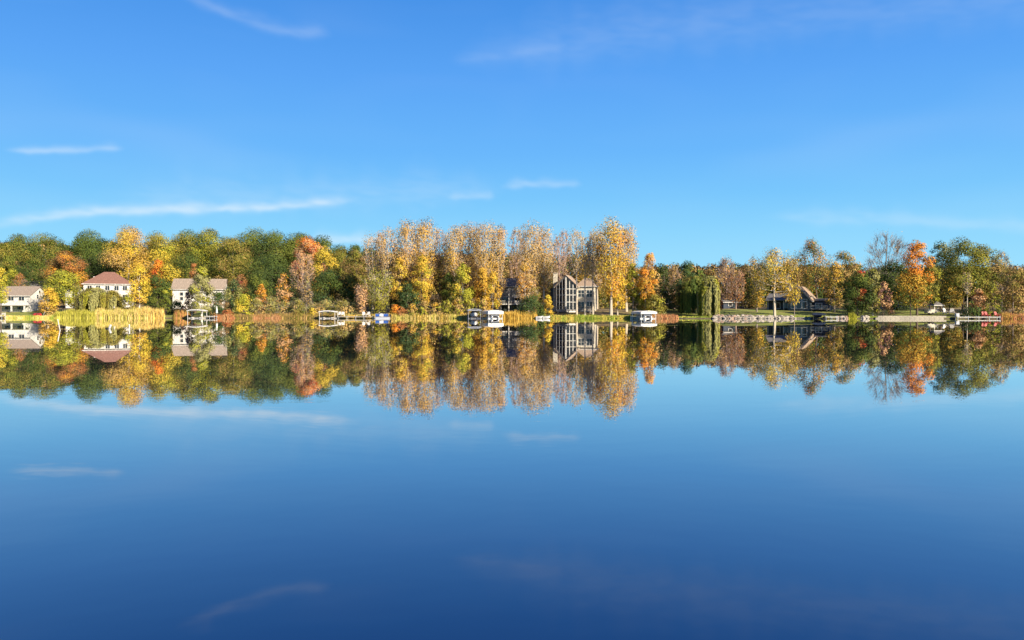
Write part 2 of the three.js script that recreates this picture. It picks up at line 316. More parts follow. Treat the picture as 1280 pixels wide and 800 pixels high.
    for (let b = 0; b < F.subs; b++) {
      const t2 = clamp(t + (r() - 0.42) * (F.steep ? 0.34 : 0.24), 0.02, 0.99), y2 = cb + t2 * CH, a2 = a + (r() - 0.5) * 1.5, R2 = F.env(t2) * W / 2 * lump * (0.55 + 0.42 * r()), u = 0.35 + 0.5 * r();
      const p = [axis(y2) + Math.cos(a2) * R2, y2, Math.sin(a2) * R2], q = [lerp(mid[0], ex, u), lerp(mid[1], y, u), lerp(mid[2], ez, u)];
      wood.tube([q, [lerp(q[0], p[0], 0.6), lerp(q[1], p[1], 0.45), lerp(q[2], p[2], 0.6)], p], [lr * 0.42, lr * 0.3, Math.max(0.015, lr * 0.1)], 3, bark);
      clumps.push([...p, a2]);
      if (F.open) for (let m = 0; m < (o.twigs ?? 5); m++) { // fine twigs past the branch ends
        const L = (0.5 + r()) * W * 0.11 + 0.35, v = 0.45 + 0.55 * r(), q0 = [lerp(q[0], p[0], v), lerp(q[1], p[1], v), lerp(q[2], p[2], v)], tx = Math.cos(a2) * 0.6 + (r() - 0.5) * 1.4, tz = Math.sin(a2) * 0.6 + (r() - 0.5) * 1.4, ty = F.steep ? 0.7 + r() * 0.7 : (r() - 0.25) * 1.2, n = L / Math.hypot(tx, ty, tz);
        wood.tube([q0, [q0[0] + tx * n, q0[1] + ty * n, q0[2] + tz * n]], [0.032, 0.012], 3, bark);
      }
    }
  }
  const N = Math.round((o.dens ?? F.dens) * 7.0 * W * CH / (ls * ls)), sizes = clumps.map(() => 0.62 + 0.7 * r()), weights = sizes.map((v) => v * v * (F.open ? 0.35 + 1.3 * r() : 0.8 + 0.4 * r())), total = weights.reduce((p, q) => p + q, 0);
  clumps.forEach(([x, y, z, a], k) => {
    const rc = (F.clump * W + 0.12) * sizes[k], ry = F.steep ? rc * 1.5 : rc * 0.8, base = pick(x, y, z), n = Math.round(N * weights[k] / total);
    for (let q = 0; q < n; q++) {
      const u = 2 * r() - 1, f = r() * 6.2832, h = Math.sqrt(1 - u * u), w = F.open ? 0.4 + 0.65 * Math.sqrt(r()) : 0.45 + 0.55 * Math.pow(r(), 0.6), dx = h * Math.cos(f), dz = h * Math.sin(f), py = y + u * ry * w;
      if (py < 0.05) continue;
      const c = r() < 0.72 ? base : pick(x + dx * rc, py, z + dz * rc);
      crown.leaf(x + dx * rc * w, py, z + dz * rc * w, dx * 0.7 + Math.cos(a) * 0.35 + (r() - 0.5) * 0.75, u * 0.75 + 0.3 + (r() - 0.5) * 0.7, dz * 0.7 + Math.sin(a) * 0.35 + (r() - 0.5) * 0.75, ls * (0.55 + 0.8 * r()), r() * 6.28, jit(c));
    }
  });
  return [wood, crown];
}
const wood1 = 'broadleaf trees on the wooded rise';
function tree(name, label, form, bearing, off, top, width, palette, o = {}, group) {
  if (group === wood1) width *= 1.2;
  const p = spot(bearing, off), H = Math.max(1, heightAt(top, p.depth) - p.y), W = width / 1000 * p.depth;
  const t = thing(name, label, form === 'shrub' ? 'shrub' : 'tree', p.x, p.y, p.z, 0, group), [wood, crown] = grow(form, H, W, palette, o, ++treeSeed);
  meshOf(form === 'shrub' ? 'stems' : 'trunk', wood.geometry(), M.bark, t); meshOf('crown', crown.geometry(), M.leaf, t);
  return t;
}
// shape, bearing, metres behind the shore, level of the top, width, colours
// --- wooded rise behind the three pale houses
tree('oak_tree', 'olive green tree standing behind the white house with columns', 'round', 3, 40, 306, 30, ['olive', 'mid', 'lime']);
tree('oak_tree', 'dark green oak behind the small grey roofed house', 'round', 24, 70, 298, 46, ['dark', 'green', 'green', 'mid', 'olive'], {}, wood1);
tree('oak_tree', 'grey green oak rising over the rust coloured tree', 'round', 58, 76, 297, 48, ['green', 'green', 'mid', 'olive', 'sage'], {}, wood1);
tree('beech_tree', 'rust brown tree above the flat topped yellow green tree', 'spread', 84, 52, 319, 56, ['rust', 'brown', 'rust', 'amber', 'olive'], { dens: 1.1, base: 0.15 });
tree('oak_tree', 'deep green oak behind the brown hip roof', 'round', 113, 72, 297, 52, ['dark', 'green', 'green', 'mid'], { dens: 1.1 }, wood1);
tree('oak_tree', 'dark green lower tree between brown hip roof and grey roof', 'round', 124, 60, 322, 40, ['dark', 'dark', 'green'], { dens: 1.1 }, wood1);
tree('oak_tree', 'dark tree shading the grey roofed house', 'round', 40, 58, 334, 40, ['dark', 'dark', 'green', 'brown'], {}, wood1);
tree('cottonwood_tree', 'tall golden yellow tree beside the brown hip roof', 'oval', 161, 58, 290, 58, ['yellow', 'gold', 'tan', 'yellow', 'tan'], { bark: 'pale', dens: 0.95, base: 0.2, leaf: 0.36 });
tree('cottonwood_tree', 'slender yellow tree on a pale stem in the reeds', 'oval', 174, 7, 334, 27, ['yellow', 'yellow', 'gold'], { bark: 'white', base: 0.3, dens: 0.9 });
tree('oak_tree', 'yellow olive oak with bright yellow limbs', 'round', 199, 66, 297, 46, ['olive', 'yellow', 'lime', 'olive', 'mid'], {}, wood1);
tree('maple_tree', 'small red orange maple in front of the yellow olive oak', 'oval', 198, 44, 327, 20, ['orange', 'red', 'orange', 'gold'], { base: 0.4 });
tree('oak_tree', 'yellow green tree over the dark shade beside the white gabled wall', 'round', 212, 46, 330, 34, ['lime', 'olive', 'yellow', 'mid'], { base: 0.25 });
tree('oak_tree', 'green tree with yellow tips above the dull tan tree', 'round', 236, 74, 295, 50, ['olive', 'mid', 'green', 'lime'], {}, wood1);
tree('oak_tree', 'broad yellow green oak highest above the taupe roof', 'round', 264, 78, 292, 54, ['mid', 'olive', 'green', 'lime', 'olive'], {}, wood1);
tree('oak_tree', 'dark hollow crowned oak just over the taupe roof', 'round', 240, 58, 322, 46, ['dark', 'dark', 'green', 'olive'], { base: 0.1 }, wood1);
tree('ash_tree', 'dull tan and olive tree beside the taupe roof ridge', 'round', 292, 60, 302, 48, ['olive', 'tan', 'olive', 'mid', 'olive'], { bark: 'grey' });
tree('oak_tree', 'tall green oak between tan tree and orange maple', 'round', 322, 74, 293, 56, ['green', 'mid', 'green', 'dark'], {}, wood1);
tree('oak_tree', 'green oak with bushy top behind the orange maple', 'round', 350, 76, 294, 54, ['green', 'green', 'mid', 'dark'], {}, wood1);
tree('oak_tree', 'blue green lower oak under the tall green oaks', 'round', 340, 54, 322, 52, ['green', 'dark', 'green', 'pine'], {}, wood1);
tree('oak_tree', 'green oak topping the rise next to the orange maple', 'round', 376, 84, 296, 46, ['green', 'mid', 'green'], {}, wood1);
tree('oak_tree', 'dark green domed oak beside the open sky gap', 'round', 410, 80, 298, 44, ['green', 'dark', 'green', 'mid'], { dens: 1.15 }, wood1);
tree('maple_tree', 'big orange and pinkish red maple on the wooded rise', 'round', 385, 58, 300, 40, ['orange', 'orange', 'salmon', 'red', 'salmon'], { dens: 1.1 });
tree('maple_tree', 'gold and olive tree below the orange maple', 'round', 406, 46, 314, 40, ['gold', 'olive', 'yellow', 'olive'], { dens: 1 });
tree('ash_tree', 'olive tree sloping down beside the open sky gap', 'round', 430, 60, 314, 42, ['olive', 'mid', 'olive', 'tan']);
tree('ash_tree', 'brownish olive tree at the edge of the poplar row', 'round', 446, 42, 316, 34, ['olive', 'brown', 'olive', 'mid']);
tree('oak_tree', 'small far green tree in the open sky gap', 'round', 447, 110, 309, 26, ['green', 'mid'], {}, wood1);
tree('ash_tree', 'leafless pinkish grey tree in front of green oaks', 'bare', 378, 30, 320, 30, ['tan', 'salmon'], { bark: 'pink', dens: 0.3, twigs: 9 });
tree('larch_tree', 'grey leafless larch with level boughs', 'bare', 383, 12, 341, 20, ['tan', 'sage'], { bark: 'grey', dens: 0.22, steep: false, twigs: 8, env: (t) => 1.05 - t });
tree('maple_tree', 'small salmon orange tree above the shoreline brush', 'oval', 354, 12, 344, 17, ['salmon', 'amber', 'salmon'], { dens: 0.55, open: true, base: 0.25 });
tree('maple_tree', 'little orange tree next to the rusty bank', 'oval', 327, 10, 356, 15, ['orange', 'salmon', 'amber'], { dens: 0.7, base: 0.15 });
tree('maple_tree', 'small reddish tree over the taupe roof end', 'oval', 242, 40, 330, 15, ['rust', 'salmon', 'rust'], { dens: 0.7 });
tree('fir_tree', 'dark green fir behind the grey larch', 'conifer', 366, 22, 338, 26, ['dark', 'pine'], { bark: 'brown' });
tree('yew_tree', 'broad blackish green evergreen behind the boat lift dock', 'round', 412, 24, 342, 54, ['dark', 'dark', 'pine', 'green'], { base: 0.02, dens: 1.2 });
tree('yew_tree', 'dark green evergreen behind the salmon vase shaped tree', 'round', 440, 24, 346, 34, ['green', 'dark', 'olive', 'green'], { base: 0.02, dens: 1.1 });
// --- gardens of the pale houses
tree('locust_tree', 'flat topped yellow green tree between the two white houses', 'spread', 79, 16, 341, 46, ['lime', 'mid', 'lime', 'lime'], { dens: 1.25, base: 0.22, clump: 0.15 });
tree('maple_tree', 'small round golden tree at the corner of the white house', 'oval', 62, 7, 362, 24, ['gold', 'yellow', 'gold', 'tan'], { base: 0.12, dens: 1.1 });
tree('maple_tree', 'yellow tree overhanging the roof of the house with columns', 'oval', 1, 9, 337, 18, ['lime', 'yellow', 'lime'], { base: 0.3, dens: 0.9 });
tree('shrub', 'twiggy brown leafless bush behind the house with columns', 'shrub', 25, 36, 344, 22, ['brown', 'rust'], { dens: 0.35, open: true, bark: 'pink', base: 0.2 });
tree('willow_tree', 'low weeping willow in the reeds before the hip roofed house', 'willow', 119, 5, 358, 40, ['sage', 'olive', 'lime', 'sage'], { strands: 520, leaf: 0.4, fall: 0.95 });
tree('willow_tree', 'sage green young willow beside the hip roofed house', 'willow', 140, 7, 362, 26, ['sage', 'olive', 'sage'], { strands: 280, leaf: 0.4, fall: 0.95 });
tree('shrub', 'brown twiggy bush at the small white wing', 'shrub', 101, 8, 368, 20, ['olive', 'brown', 'sage'], { dens: 0.6, open: true });
tree('shrub', 'yellowish bush under the tall golden tree', 'shrub', 160, 5, 370, 22, ['yellow', 'olive', 'lime'], { dens: 0.8 });
tree('oak_tree', 'dark green shade tree between golden tree and gabled house', 'round', 197, 20, 346, 34, ['dark', 'green', 'dark', 'mid'], { base: 0.05, dens: 1.1 });
tree('shrub', 'bright green shrub at the edge of the dark shade', 'shrub', 207, 12, 364, 16, ['mid', 'green', 'lime'], {});
tree('shrub', 'green shrub below the white wall of the gabled house', 'shrub', 222, 14, 377, 20, ['green', 'pine', 'green'], {});
tree('birch_tree', 'pale sage birch standing before the taupe roof', 'oval', 252, 5, 337, 27, ['sage', 'sage', 'lime'], { bark: 'white', base: 0.14, dens: 1.5, leaf: 0.36 });
tree('shrub', 'purplish brown shrub beside the pale birch', 'shrub', 238, 9, 362, 17, ['purple', 'brown', 'purple', 'olive'], { dens: 0.85, base: 0.1 });
tree('spruce_tree', 'rounded blue green evergreen at the gable end', 'oval', 292, 14, 353, 26, ['sage', 'mid', 'sage', 'pine'], { base: 0.05 });
tree('shrub', 'green and brown shrub behind the rust coloured bank', 'shrub', 274, 9, 366, 26, ['green', 'pine', 'brown'], {});
tree('shrub', 'bright yellow green bush on the bank by the patio umbrella', 'shrub', 305, 3.5, 370, 26, ['lime', 'yellow', 'lime'], { dens: 1.1 });
tree('shrub', 'wine red bush on the bank beside the yellow green bush', 'shrub', 285, 2.4, 388, 16, ['wine', 'red', 'rust'], {});
tree('maple_tree', 'wine brown little tree behind the rounded evergreen', 'oval', 301, 34, 344, 20, ['wine', 'brown', 'rust'], { dens: 0.8 });
tree('oak_tree', 'green garden tree behind the shoreline brush', 'round', 322, 26, 345, 34, ['green', 'mid', 'dark'], { base: 0.05 });
const brush = 'olive brush along the bank';
[[320, 5, 376, 24], [338, 5, 373, 28], [356, 4.5, 378, 26], [372, 4, 376, 24], [390, 4, 381, 26], [408, 5, 378, 30], [428, 5, 376, 30], [444, 6, 380, 22]].forEach(([b, off, top, w]) => tree('shrub', 'greyish olive brush growing along the bank behind the boat lift dock', 'shrub', b, off, top, w, ['olive', 'sage', 'tan', 'olive'], { dens: 0.75, open: true, bark: 'grey' }, brush));
tree('shrub', 'small bright yellow bush beside the boat lift', 'shrub', 391, 2, 386, 10, ['yellow', 'lime'], {});
tree('shrub', 'dark brownish brush at the water by the small yellow bush', 'shrub', 376, 2.4, 387, 22, ['brown', 'olive', 'green'], { dens: 0.8 });
// --- the poplar row
const pop = 'tall poplars along the shore', popLabel = 'tall narrow poplar with thinning orange tan leaves in the row', popBare = 'almost leafless grey poplar in the tall row';
[[466, 14, 298, 26, 0.3], [485, 12, 288, 26, 0.5], [509, 12, 284, 32, 0.8], [531, 14, 284, 34, 0.75], [568, 12, 288, 30, 0.6], [586, 15, 286, 32, 0.6], [606, 12, 287, 34, 0.62], [623, 14, 285, 22, 0.65], [661, 14, 287, 36, 0.62], [680, 18, 290, 28, 0.5], [746, 36, 291, 26, 0.4]].forEach(([b, off, top, w, d]) => tree('poplar_tree', popLabel, 'poplar', b, off, top, w, ['tan', 'tan', 'gold', 'tan', 'salmon', 'tan'], { dens: d * 1.0, bark: 'pale', base: 0.3, leaf: 0.33, twigs: 7 }, pop));
[[550, 20, 288, 26], [646, 32, 288, 24], [699, 30, 296, 20], [705, 40, 290, 22], [475, 24, 293, 18]].forEach(([b, off, top, w]) => tree('poplar_tree', popBare, 'bare', b, off, top, w, ['tan', 'salmon'], { dens: 0.12, bark: 'pink', base: 0.3, twigs: 9, leaf: 0.34 }, pop));
[[721, 5, 289, 22], [731, 6, 298, 18], [741, 7, 294, 20]].forEach(([b, off, top, w]) => tree('poplar_tree', 'slender bare stemmed poplar in front of the glass fronted house', 'poplar', b, off, top, w, ['tan', 'gold', 'yellow'], { dens: 0.22, bark: 'pale', base: 0.5, leaf: 0.3, stem: 0.012 }, pop));
tree('poplar_tree', 'brilliant golden poplar next to the glass fronted house', 'poplar', 764, 2.5, 282, 36, ['gold', 'yellow', 'gold', 'amber'], { dens: 0.95, bark: 'pale', base: 0.3, leaf: 0.4 });
tree('poplar_tree', 'orange gold poplar at the end of the tall row', 'poplar', 783, 20, 289, 30, ['amber', 'tan', 'gold', 'salmon'], { dens: 0.7, bark: 'pale', base: 0.3 });
tree('poplar_tree', 'shorter orange poplar leaning at the end of the row', 'oval', 806, 8, 319, 24, ['orange', 'amber', 'gold', 'salmon'], { dens: 0.9, bark: 'grey', base: 0.3, lean: 0.25 });
tree('poplar_tree', 'golden lower tree hanging over the shore beside the canopied lift', 'oval', 772, 6, 338, 26, ['gold', 'yellow', 'gold'], { dens: 0.9, bark: 'pale', base: 0.2 });
tree('poplar_tree', 'green tree among the golden poplars', 'oval', 791, 10, 332, 20, ['mid', 'lime', 'olive'], { dens: 0.9, bark: 'grey', base: 0.25 });
// understory of the row
tree('cottonwood_tree', 'golden tree hanging under the first poplars', 'oval', 499, 8, 324, 22, ['gold', 'yellow', 'tan'], { dens: 0.8, base: 0.3 });
tree('cottonwood_tree', 'bright yellow tree under the orange tan poplars', 'oval', 527, 7, 322, 26, ['yellow', 'gold', 'lime'], { dens: 0.9, base: 0.22, bark: 'grey' });
tree('willow_tree', 'light yellow green tree with bare stems behind the blue boat', 'vase', 474, 6, 344, 44, ['lime', 'olive', 'lime', 'sage'], { dens: 0.7, bark: 'pale' });
tree('maple_tree', 'salmon vase shaped tree standing behind the dock', 'vase', 452, 4, 358, 20, ['salmon', 'salmon', 'tan'], { dens: 0.6, bark: 'pink', base: 0.2 });
tree('cottonwood_tree', 'yellow green tree between the poplars and shoreline brush', 'oval', 578, 6, 331, 27, ['lime', 'lime', 'yellow', 'mid'], { dens: 0.95, base: 0.2, bark: 'grey' });
tree('cottonwood_tree', 'green understory tree beside the yellow green one', 'round', 562, 9, 342, 24, ['mid', 'olive', 'green'], { dens: 0.95, base: 0.1 });
tree('maple_tree', 'amber gold tree behind the boat with dark canopy', 'oval', 603, 7, 337, 22, ['amber', 'gold', 'gold'], { dens: 0.9, base: 0.2 });
tree('cottonwood_tree', 'yellow tree beside the corner of the decked house', 'oval', 616, 7, 342, 22, ['yellow', 'gold', 'lime'], { dens: 0.75, base: 0.2, bark: 'pale' });
tree('ash_tree', 'brown olive tree filling the middle of the poplar row', 'round', 545, 22, 322, 40, ['brown', 'olive', 'tan', 'olive'], { dens: 0.8 });
tree('ash_tree', 'brown leaved tree behind the amber gold tree', 'round', 598, 26, 322, 40, ['brown', 'olive', 'tan', 'dark'], { dens: 0.8 });
tree('ash_tree', 'dark olive tree behind the first poplars', 'round', 488, 26, 326, 38, ['olive', 'brown', 'dark', 'tan'], { dens: 0.9 });
tree('ash_tree', 'brown olive tree above the decked house', 'round', 644, 44, 318, 36, ['brown', 'tan', 'olive'], { dens: 0.8 });
tree('ash_tree', 'olive tree behind the chimney of the glass fronted house', 'round', 682, 40, 322, 44, ['olive', 'mid', 'tan', 'brown'], { dens: 0.9 });
tree('ash_tree', 'olive and tan tree behind the tan roof', 'round', 742, 50, 322, 44, ['olive', 'tan', 'mid', 'gold'], { dens: 0.8 });
tree('maple_tree', 'rusty young tree between decked house and glass fronted house', 'oval', 662, 9, 352, 26, ['rust', 'salmon', 'olive'], { dens: 0.6, open: true, bark: 'pale', base: 0.15 });
tree('maple_tree', 'golden orange young tree right behind the dark round bush', 'oval', 656, 7, 330, 22, ['gold', 'tan', 'amber'], { dens: 0.5, open: true, bark: 'pale', base: 0.35 });
tree('fir_tree', 'dark blue green fir under the first poplars', 'round', 509, 7, 356, 32, ['pine', 'dark', 'pine'], { base: 0.02, dens: 1.2 });
tree('yew_bush', 'dense dark green round bush at the water near the glass fronted house', 'shrub', 664, 3.5, 373, 40, ['dark', 'green', 'pine', 'dark'], { dens: 1.2 });
tree('shrub', 'narrow golden bush between dark round bush and chimney', 'shrub', 685, 3, 371, 14, ['gold', 'yellow'], { dens: 1 });
tree('shrub', 'rust coloured bush on the bank beside the blue boat', 'shrub', 502, 1.8, 386, 15, ['rust', 'salmon', 'rust'], {});
tree('shrub', 'yellow and orange bush next to the blue boat', 'shrub', 494, 2.6, 382, 14, ['lime', 'gold', 'orange'], {});
[[516, 3, 382, 18], [530, 3, 378, 20], [545, 3, 380, 20], [559, 3.2, 376, 22], [573, 2.8, 374, 20], [588, 4, 378, 20], [604, 4, 376, 18]].forEach(([b, off, top, w]) => tree('shrub', 'tan and yellow green brush along the water under the poplars', 'shrub', b, off, top, w, ['olive', 'lime', 'tan', 'gold'], { dens: 0.8, open: true }, 'brush under the poplars'));
// --- right of the row: conifers, weeping willow, gardens
tree('shrub', 'pale olive bush beside the canopied lift', 'shrub', 818, 6, 371, 28, ['sage', 'olive', 'lime'], { dens: 0.95 });
tree('shrub', 'yellowish bush behind the pale olive bush', 'shrub', 806, 9, 366, 18, ['lime', 'olive', 'gold'], { dens: 0.95 });
tree('spruce_tree', 'pointed dark spruce past the orange poplar', 'conifer', 830, 24, 329, 28, ['pine', 'dark', 'green'], {});
tree('spruce_tree', 'dark spruce beside the black garage', 'conifer', 815, 30, 331, 26, ['dark', 'pine', 'olive'], {});
tree('pine_tree', 'bushy green pine above the weeping willow', 'oval', 858, 34, 331, 34, ['green', 'pine', 'dark'], { base: 0.1 });
tree('ash_tree', 'brown thin leaved tree between spruce and pine', 'bare', 843, 30, 336, 22, ['salmon', 'tan', 'brown'], { dens: 0.5, bark: 'pink' });
tree('willow_tree', 'bright weeping willow with its strands touching the shore', 'willow', 887, 4, 343, 26, ['lime', 'sage', 'lime', 'sage'], { strands: 560, leaf: 0.42, fall: 1.1, bark: 'brown' });
tree('willow_tree', 'dark green weeping willow behind the bright one', 'willow', 867, 14, 344, 40, ['green', 'mid', 'mid', 'olive'], { strands: 560, leaf: 0.45, fall: 0.9 });
tree('pine_tree', 'dark green tree shading the lawn behind the willows', 'oval', 848, 20, 350, 26, ['green', 'dark', 'pine'], { base: 0.1 });
tree('maple_tree', 'small red bush like maple at the corner of the low navy cabin', 'oval', 898.5, 26, 371, 9, ['red', 'orange', 'rust'], { base: 0.05 });
tree('ash_tree', 'leafless reddish grey tree above the low navy cabin', 'bare', 908, 44, 325, 28, ['salmon', 'brown'], { dens: 0.28, bark: 'pink', twigs: 10, base: 0.12 });
tree('ash_tree', 'brown leafless tree beside the low navy cabin', 'bare', 920, 36, 338, 26, ['brown', 'rust', 'tan'], { dens: 0.4, bark: 'pink', twigs: 8 });
tree('oak_tree', 'dark olive tree behind the big yellow ash', 'round', 935, 46, 334, 34, ['olive', 'dark', 'brown', 'mid'], { base: 0.05 });
tree('ash_tree', 'tan sparse tree beside the big yellow ash', 'vase', 946, 20, 326, 30, ['tan', 'olive', 'gold'], { dens: 0.5, bark: 'grey', base: 0.2 });
tree('ash_tree', 'big yellow ash with pale trunk before the navy house', 'spread', 968, 7, 319, 58, ['yellow', 'gold', 'olive', 'yellow'], { dens: 0.62, bark: 'pale', base: 0.4, steep: true, stem: 0.022 });
tree('ash_tree', 'small yellow tree in front of the navy porch', 'vase', 993, 9, 356, 20, ['yellow', 'gold'], { dens: 0.4, bark: 'grey', base: 0.42 });
tree('oak_tree', 'brown olive tree behind the navy house', 'round', 992, 62, 326, 44, ['olive', 'brown', 'tan', 'dark'], { dens: 0.9 });
tree('maple_tree', 'tall sparse tree with leaning dark trunk behind the navy gable', 'spread', 1022, 30, 306, 48, ['tan', 'olive', 'amber', 'mid'], { dens: 0.5, bark: 'brown', base: 0.35, lean: -0.15, steep: true });
tree('maple_tree', 'tan leaved tree next to the navy house', 'oval', 1043, 18, 330, 26, ['tan', 'olive', 'gold', 'brown'], { dens: 0.7, bark: 'grey', base: 0.15, open: true });
tree('ash_tree', 'olive and tan tree above the dark round tree', 'round', 1056, 34, 318, 36, ['olive', 'tan', 'mid', 'tan'], { dens: 0.8 });
tree('linden_tree', 'dense dark green round tree on the right lawn'.replace('right lawn', 'lawn past the covered boat lift'), 'round', 1072, 7, 345, 38, ['dark', 'dark', 'green', 'mid'], { base: 0.12, dens: 1.15 });
tree('linden_tree', 'light olive slim tree at the side of the dark round tree', 'oval', 1091, 7, 338, 20, ['olive', 'sage', 'lime'], { base: 0.1, dens: 0.9, bark: 'pale' });
tree('maple_tree', 'red tinged tree peeping over the dark round tree', 'oval', 1074, 26, 340, 20, ['red', 'rust', 'olive'], {});
tree('plum_bush', 'purple leaved bush by the concrete seawall', 'shrub', 1104, 6, 355, 22, ['purple', 'salmon', 'purple'], { dens: 0.7, base: 0.12 });
tree('sycamore_tree', 'tall leafless grey tree above the cream garage', 'bare', 1108, 46, 295, 60, ['tan', 'sage'], { dens: 0.03, bark: 'grey', twigs: 11, base: 0.22, more: 1.3 });
tree('yew_tree', 'broad dark green tree below the leafless grey tree', 'round', 1120, 26, 332, 50, ['dark', 'green', 'dark'], { base: 0.06, dens: 1.15 });
tree('maple_tree', 'vivid orange maple with a dark trunk behind the seawall', 'oval', 1146, 10, 303, 36, ['orange', 'amber', 'orange', 'amber', 'orange', 'olive'], { dens: 0.85, base: 0.22, bark: 'brown' });
tree('maple_tree', 'low olive and gold tree under the orange maple', 'round', 1138, 7, 345, 40, ['olive', 'mid', 'gold', 'olive'], { dens: 0.8, base: 0.25, bark: 'brown' });
tree('maple_tree', 'green tree close beside the orange maple', 'round', 1163, 14, 330, 26, ['mid', 'olive', 'lime'], { dens: 0.9, base: 0.25 });
tree('ash_tree', 'grey green tall tree between orange maple and olive oak', 'round', 1176, 40, 305, 32, ['green', 'sage', 'pine', 'green'], { dens: 0.8 });
tree('oak_tree', 'great olive green oak above the dock with red chairs', 'round', 1203, 22, 304, 54, ['olive', 'mid', 'olive', 'lime'], { dens: 0.95, bark: 'brown', base: 0.3 });
tree('oak_tree', 'second olive oak leaning out beside the great one', 'round', 1230, 26, 313, 46, ['mid', 'olive', 'olive', 'tan'], { dens: 0.9, base: 0.2 });
tree('oak_tree', 'olive tree with yellow lower leaves behind the pavilion', 'round', 1186, 24, 345, 36, ['olive', 'gold', 'dark', 'mid'], { dens: 0.8 });
tree('ash_tree', 'slim pale stemmed tree on the dock shore', 'poplar', 1209, 5, 340, 14, ['olive', 'tan', 'lime'], { dens: 0.4, bark: 'pale', base: 0.5, twigs: 0 });
tree('shrub', 'rust orange bush behind the dock', 'shrub', 1223, 6, 364, 24, ['rust', 'salmon', 'rust'], { dens: 0.9 });
tree('shrub', 'low green shrub at the start of the dock', 'shrub', 1214, 3, 386, 34, ['green', 'pine', 'green'], { dens: 1.1 });
tree('arborvitae_tree', 'bright yellow green evergreen at the end of the dock', 'conifer', 1241, 4, 351, 32, ['lime', 'lime', 'mid', 'green'], { base: 0.02 });
tree('ash_tree', 'leafless grey tree behind the brown thicket', 'bare', 1252, 40, 316, 22, ['tan', 'sage'], { dens: 0.15, bark: 'grey', twigs: 8 });
tree('thicket_tree', 'brownish tree at the edge of the reeds past the dock', 'round', 1266, 10, 336, 34, ['brown', 'tan', 'olive', 'tan'], { dens: 0.8, base: 0.02, bark: 'grey' });
tree('thicket_tree', 'tall tan brown tree beyond the reeds past the dock', 'round', 1284, 14, 335, 36, ['tan', 'brown', 'olive', 'tan'], { dens: 0.8, base: 0.02, bark: 'grey' });
{ // undergrowth between the stems
  const r = rng(31), low = 'undergrowth between the stems';
  for (let b = 430; b < 1300; b += 15) { if ((b > 610 && b < 650) || (b > 684 && b < 745) || (b > 955 && b < 1040)) continue; tree('shrub', 'undergrowth shrub between the stems at the back of the gardens', 'shrub', b + r() * 8, (b > 820 ? 44 : 30) + r() * 18, 374 + r() * 9, 20 + r() * 12, [['green', 'brown', 'mid'], ['brown', 'olive', 'tan'], ['green', 'olive']][Math.floor(r() * 3)], { leaf: 0.5, dens: 0.9 }, low); }
}
// --- the wood far behind, seen only between the others
{
  const r = rng(9), far = 'far trees behind the gardens';
  for (let b = -60; b < 1360; b += 12) {
    const left = b < 430, top = b < 395 ? 303 + r() * 9 : left ? 312 + r() * 8 : b < 690 ? 314 + r() * 10 : b < 780 ? 320 + r() * 8 : 333 + r() * 6, pal = [['olive', 'mid', 'brown'], ['green', 'dark', 'mid'], ['brown', 'tan', 'olive'], ['dark', 'green']][Math.floor(r() * 4)];
    tree('forest_tree', 'far tree in the wood showing between the nearer crowns', 'round', b + r() * 8, (left ? 105 : 90) + r() * 40, top, 34 + r() * 10, pal, { leaf: 0.7, dens: 1.2, limbs: 11, subs: 3, base: 0.0 }, far);
  }
}

// ---------------------------------------------------------------- houses
function win(parent, x, y, z, w, h, turn = 0, cols = 1, rows = 1, frame = M.trim, name = 'window') {
  const f = 0.15, g = [bx(w + 2 * f, f, 0.12, 0, -f, 0), bx(w + 2 * f, f, 0.12, 0, h, 0), bx(f, h, 0.118, -w / 2 - f / 2, 0, 0), bx(f, h, 0.118, w / 2 + f / 2, 0, 0)];
  for (let c = 1; c < cols; c++) g.push(bx(0.09, h, 0.1, -w / 2 + w * c / cols, 0, 0));
  for (let c = 1; c < rows; c++) g.push(bx(w, 0.09, 0.096, 0, h * c / rows - 0.045, 0));
  const m = part(name, g, frame, parent); m.position.set(x, y, z); m.rotation.y = turn;
  part('pane', bx(w, h, 0.03, 0, 0, 0), M.glass, m);
  return m;
}
// gabled block: ridge along x, front towards +z
function gable(parent, L, D, wallH, rise, wallMat, roofMat, x = 0, z = 0, over = 0.45, y = -0.6) {
  part('wall', [prism([[-D / 2, y], [D / 2, y], [D / 2, wallH], [0, wallH + rise], [-D / 2, wallH]], L).rotateY(Math.PI / 2).translate(x, 0, z)], wallMat, parent);
  const a = Math.atan2(rise, D / 2), len = (D / 2 + over) / Math.cos(a), t = 0.16;
  // two slabs meeting at the ridge
  const slab = (s) => { const b = new THREE.BoxGeometry(L + 2 * over, t, len); b.translate(0, t / 2 + 0.012, s * len / 2); b.rotateX(s * a); return b.translate(x, wallH + rise, z); };
  const roof = part('roof', [slab(1), slab(-1)], roofMat, parent);
  for (const s of [1, -1]) part('fascia', bx(L + 2 * over + 0.02, 0.2, 0.05, x, wallH - over * Math.tan(a) - 0.09, z + s * (D / 2 + over + 0.03)), M.trim, roof);
  return roof;
}
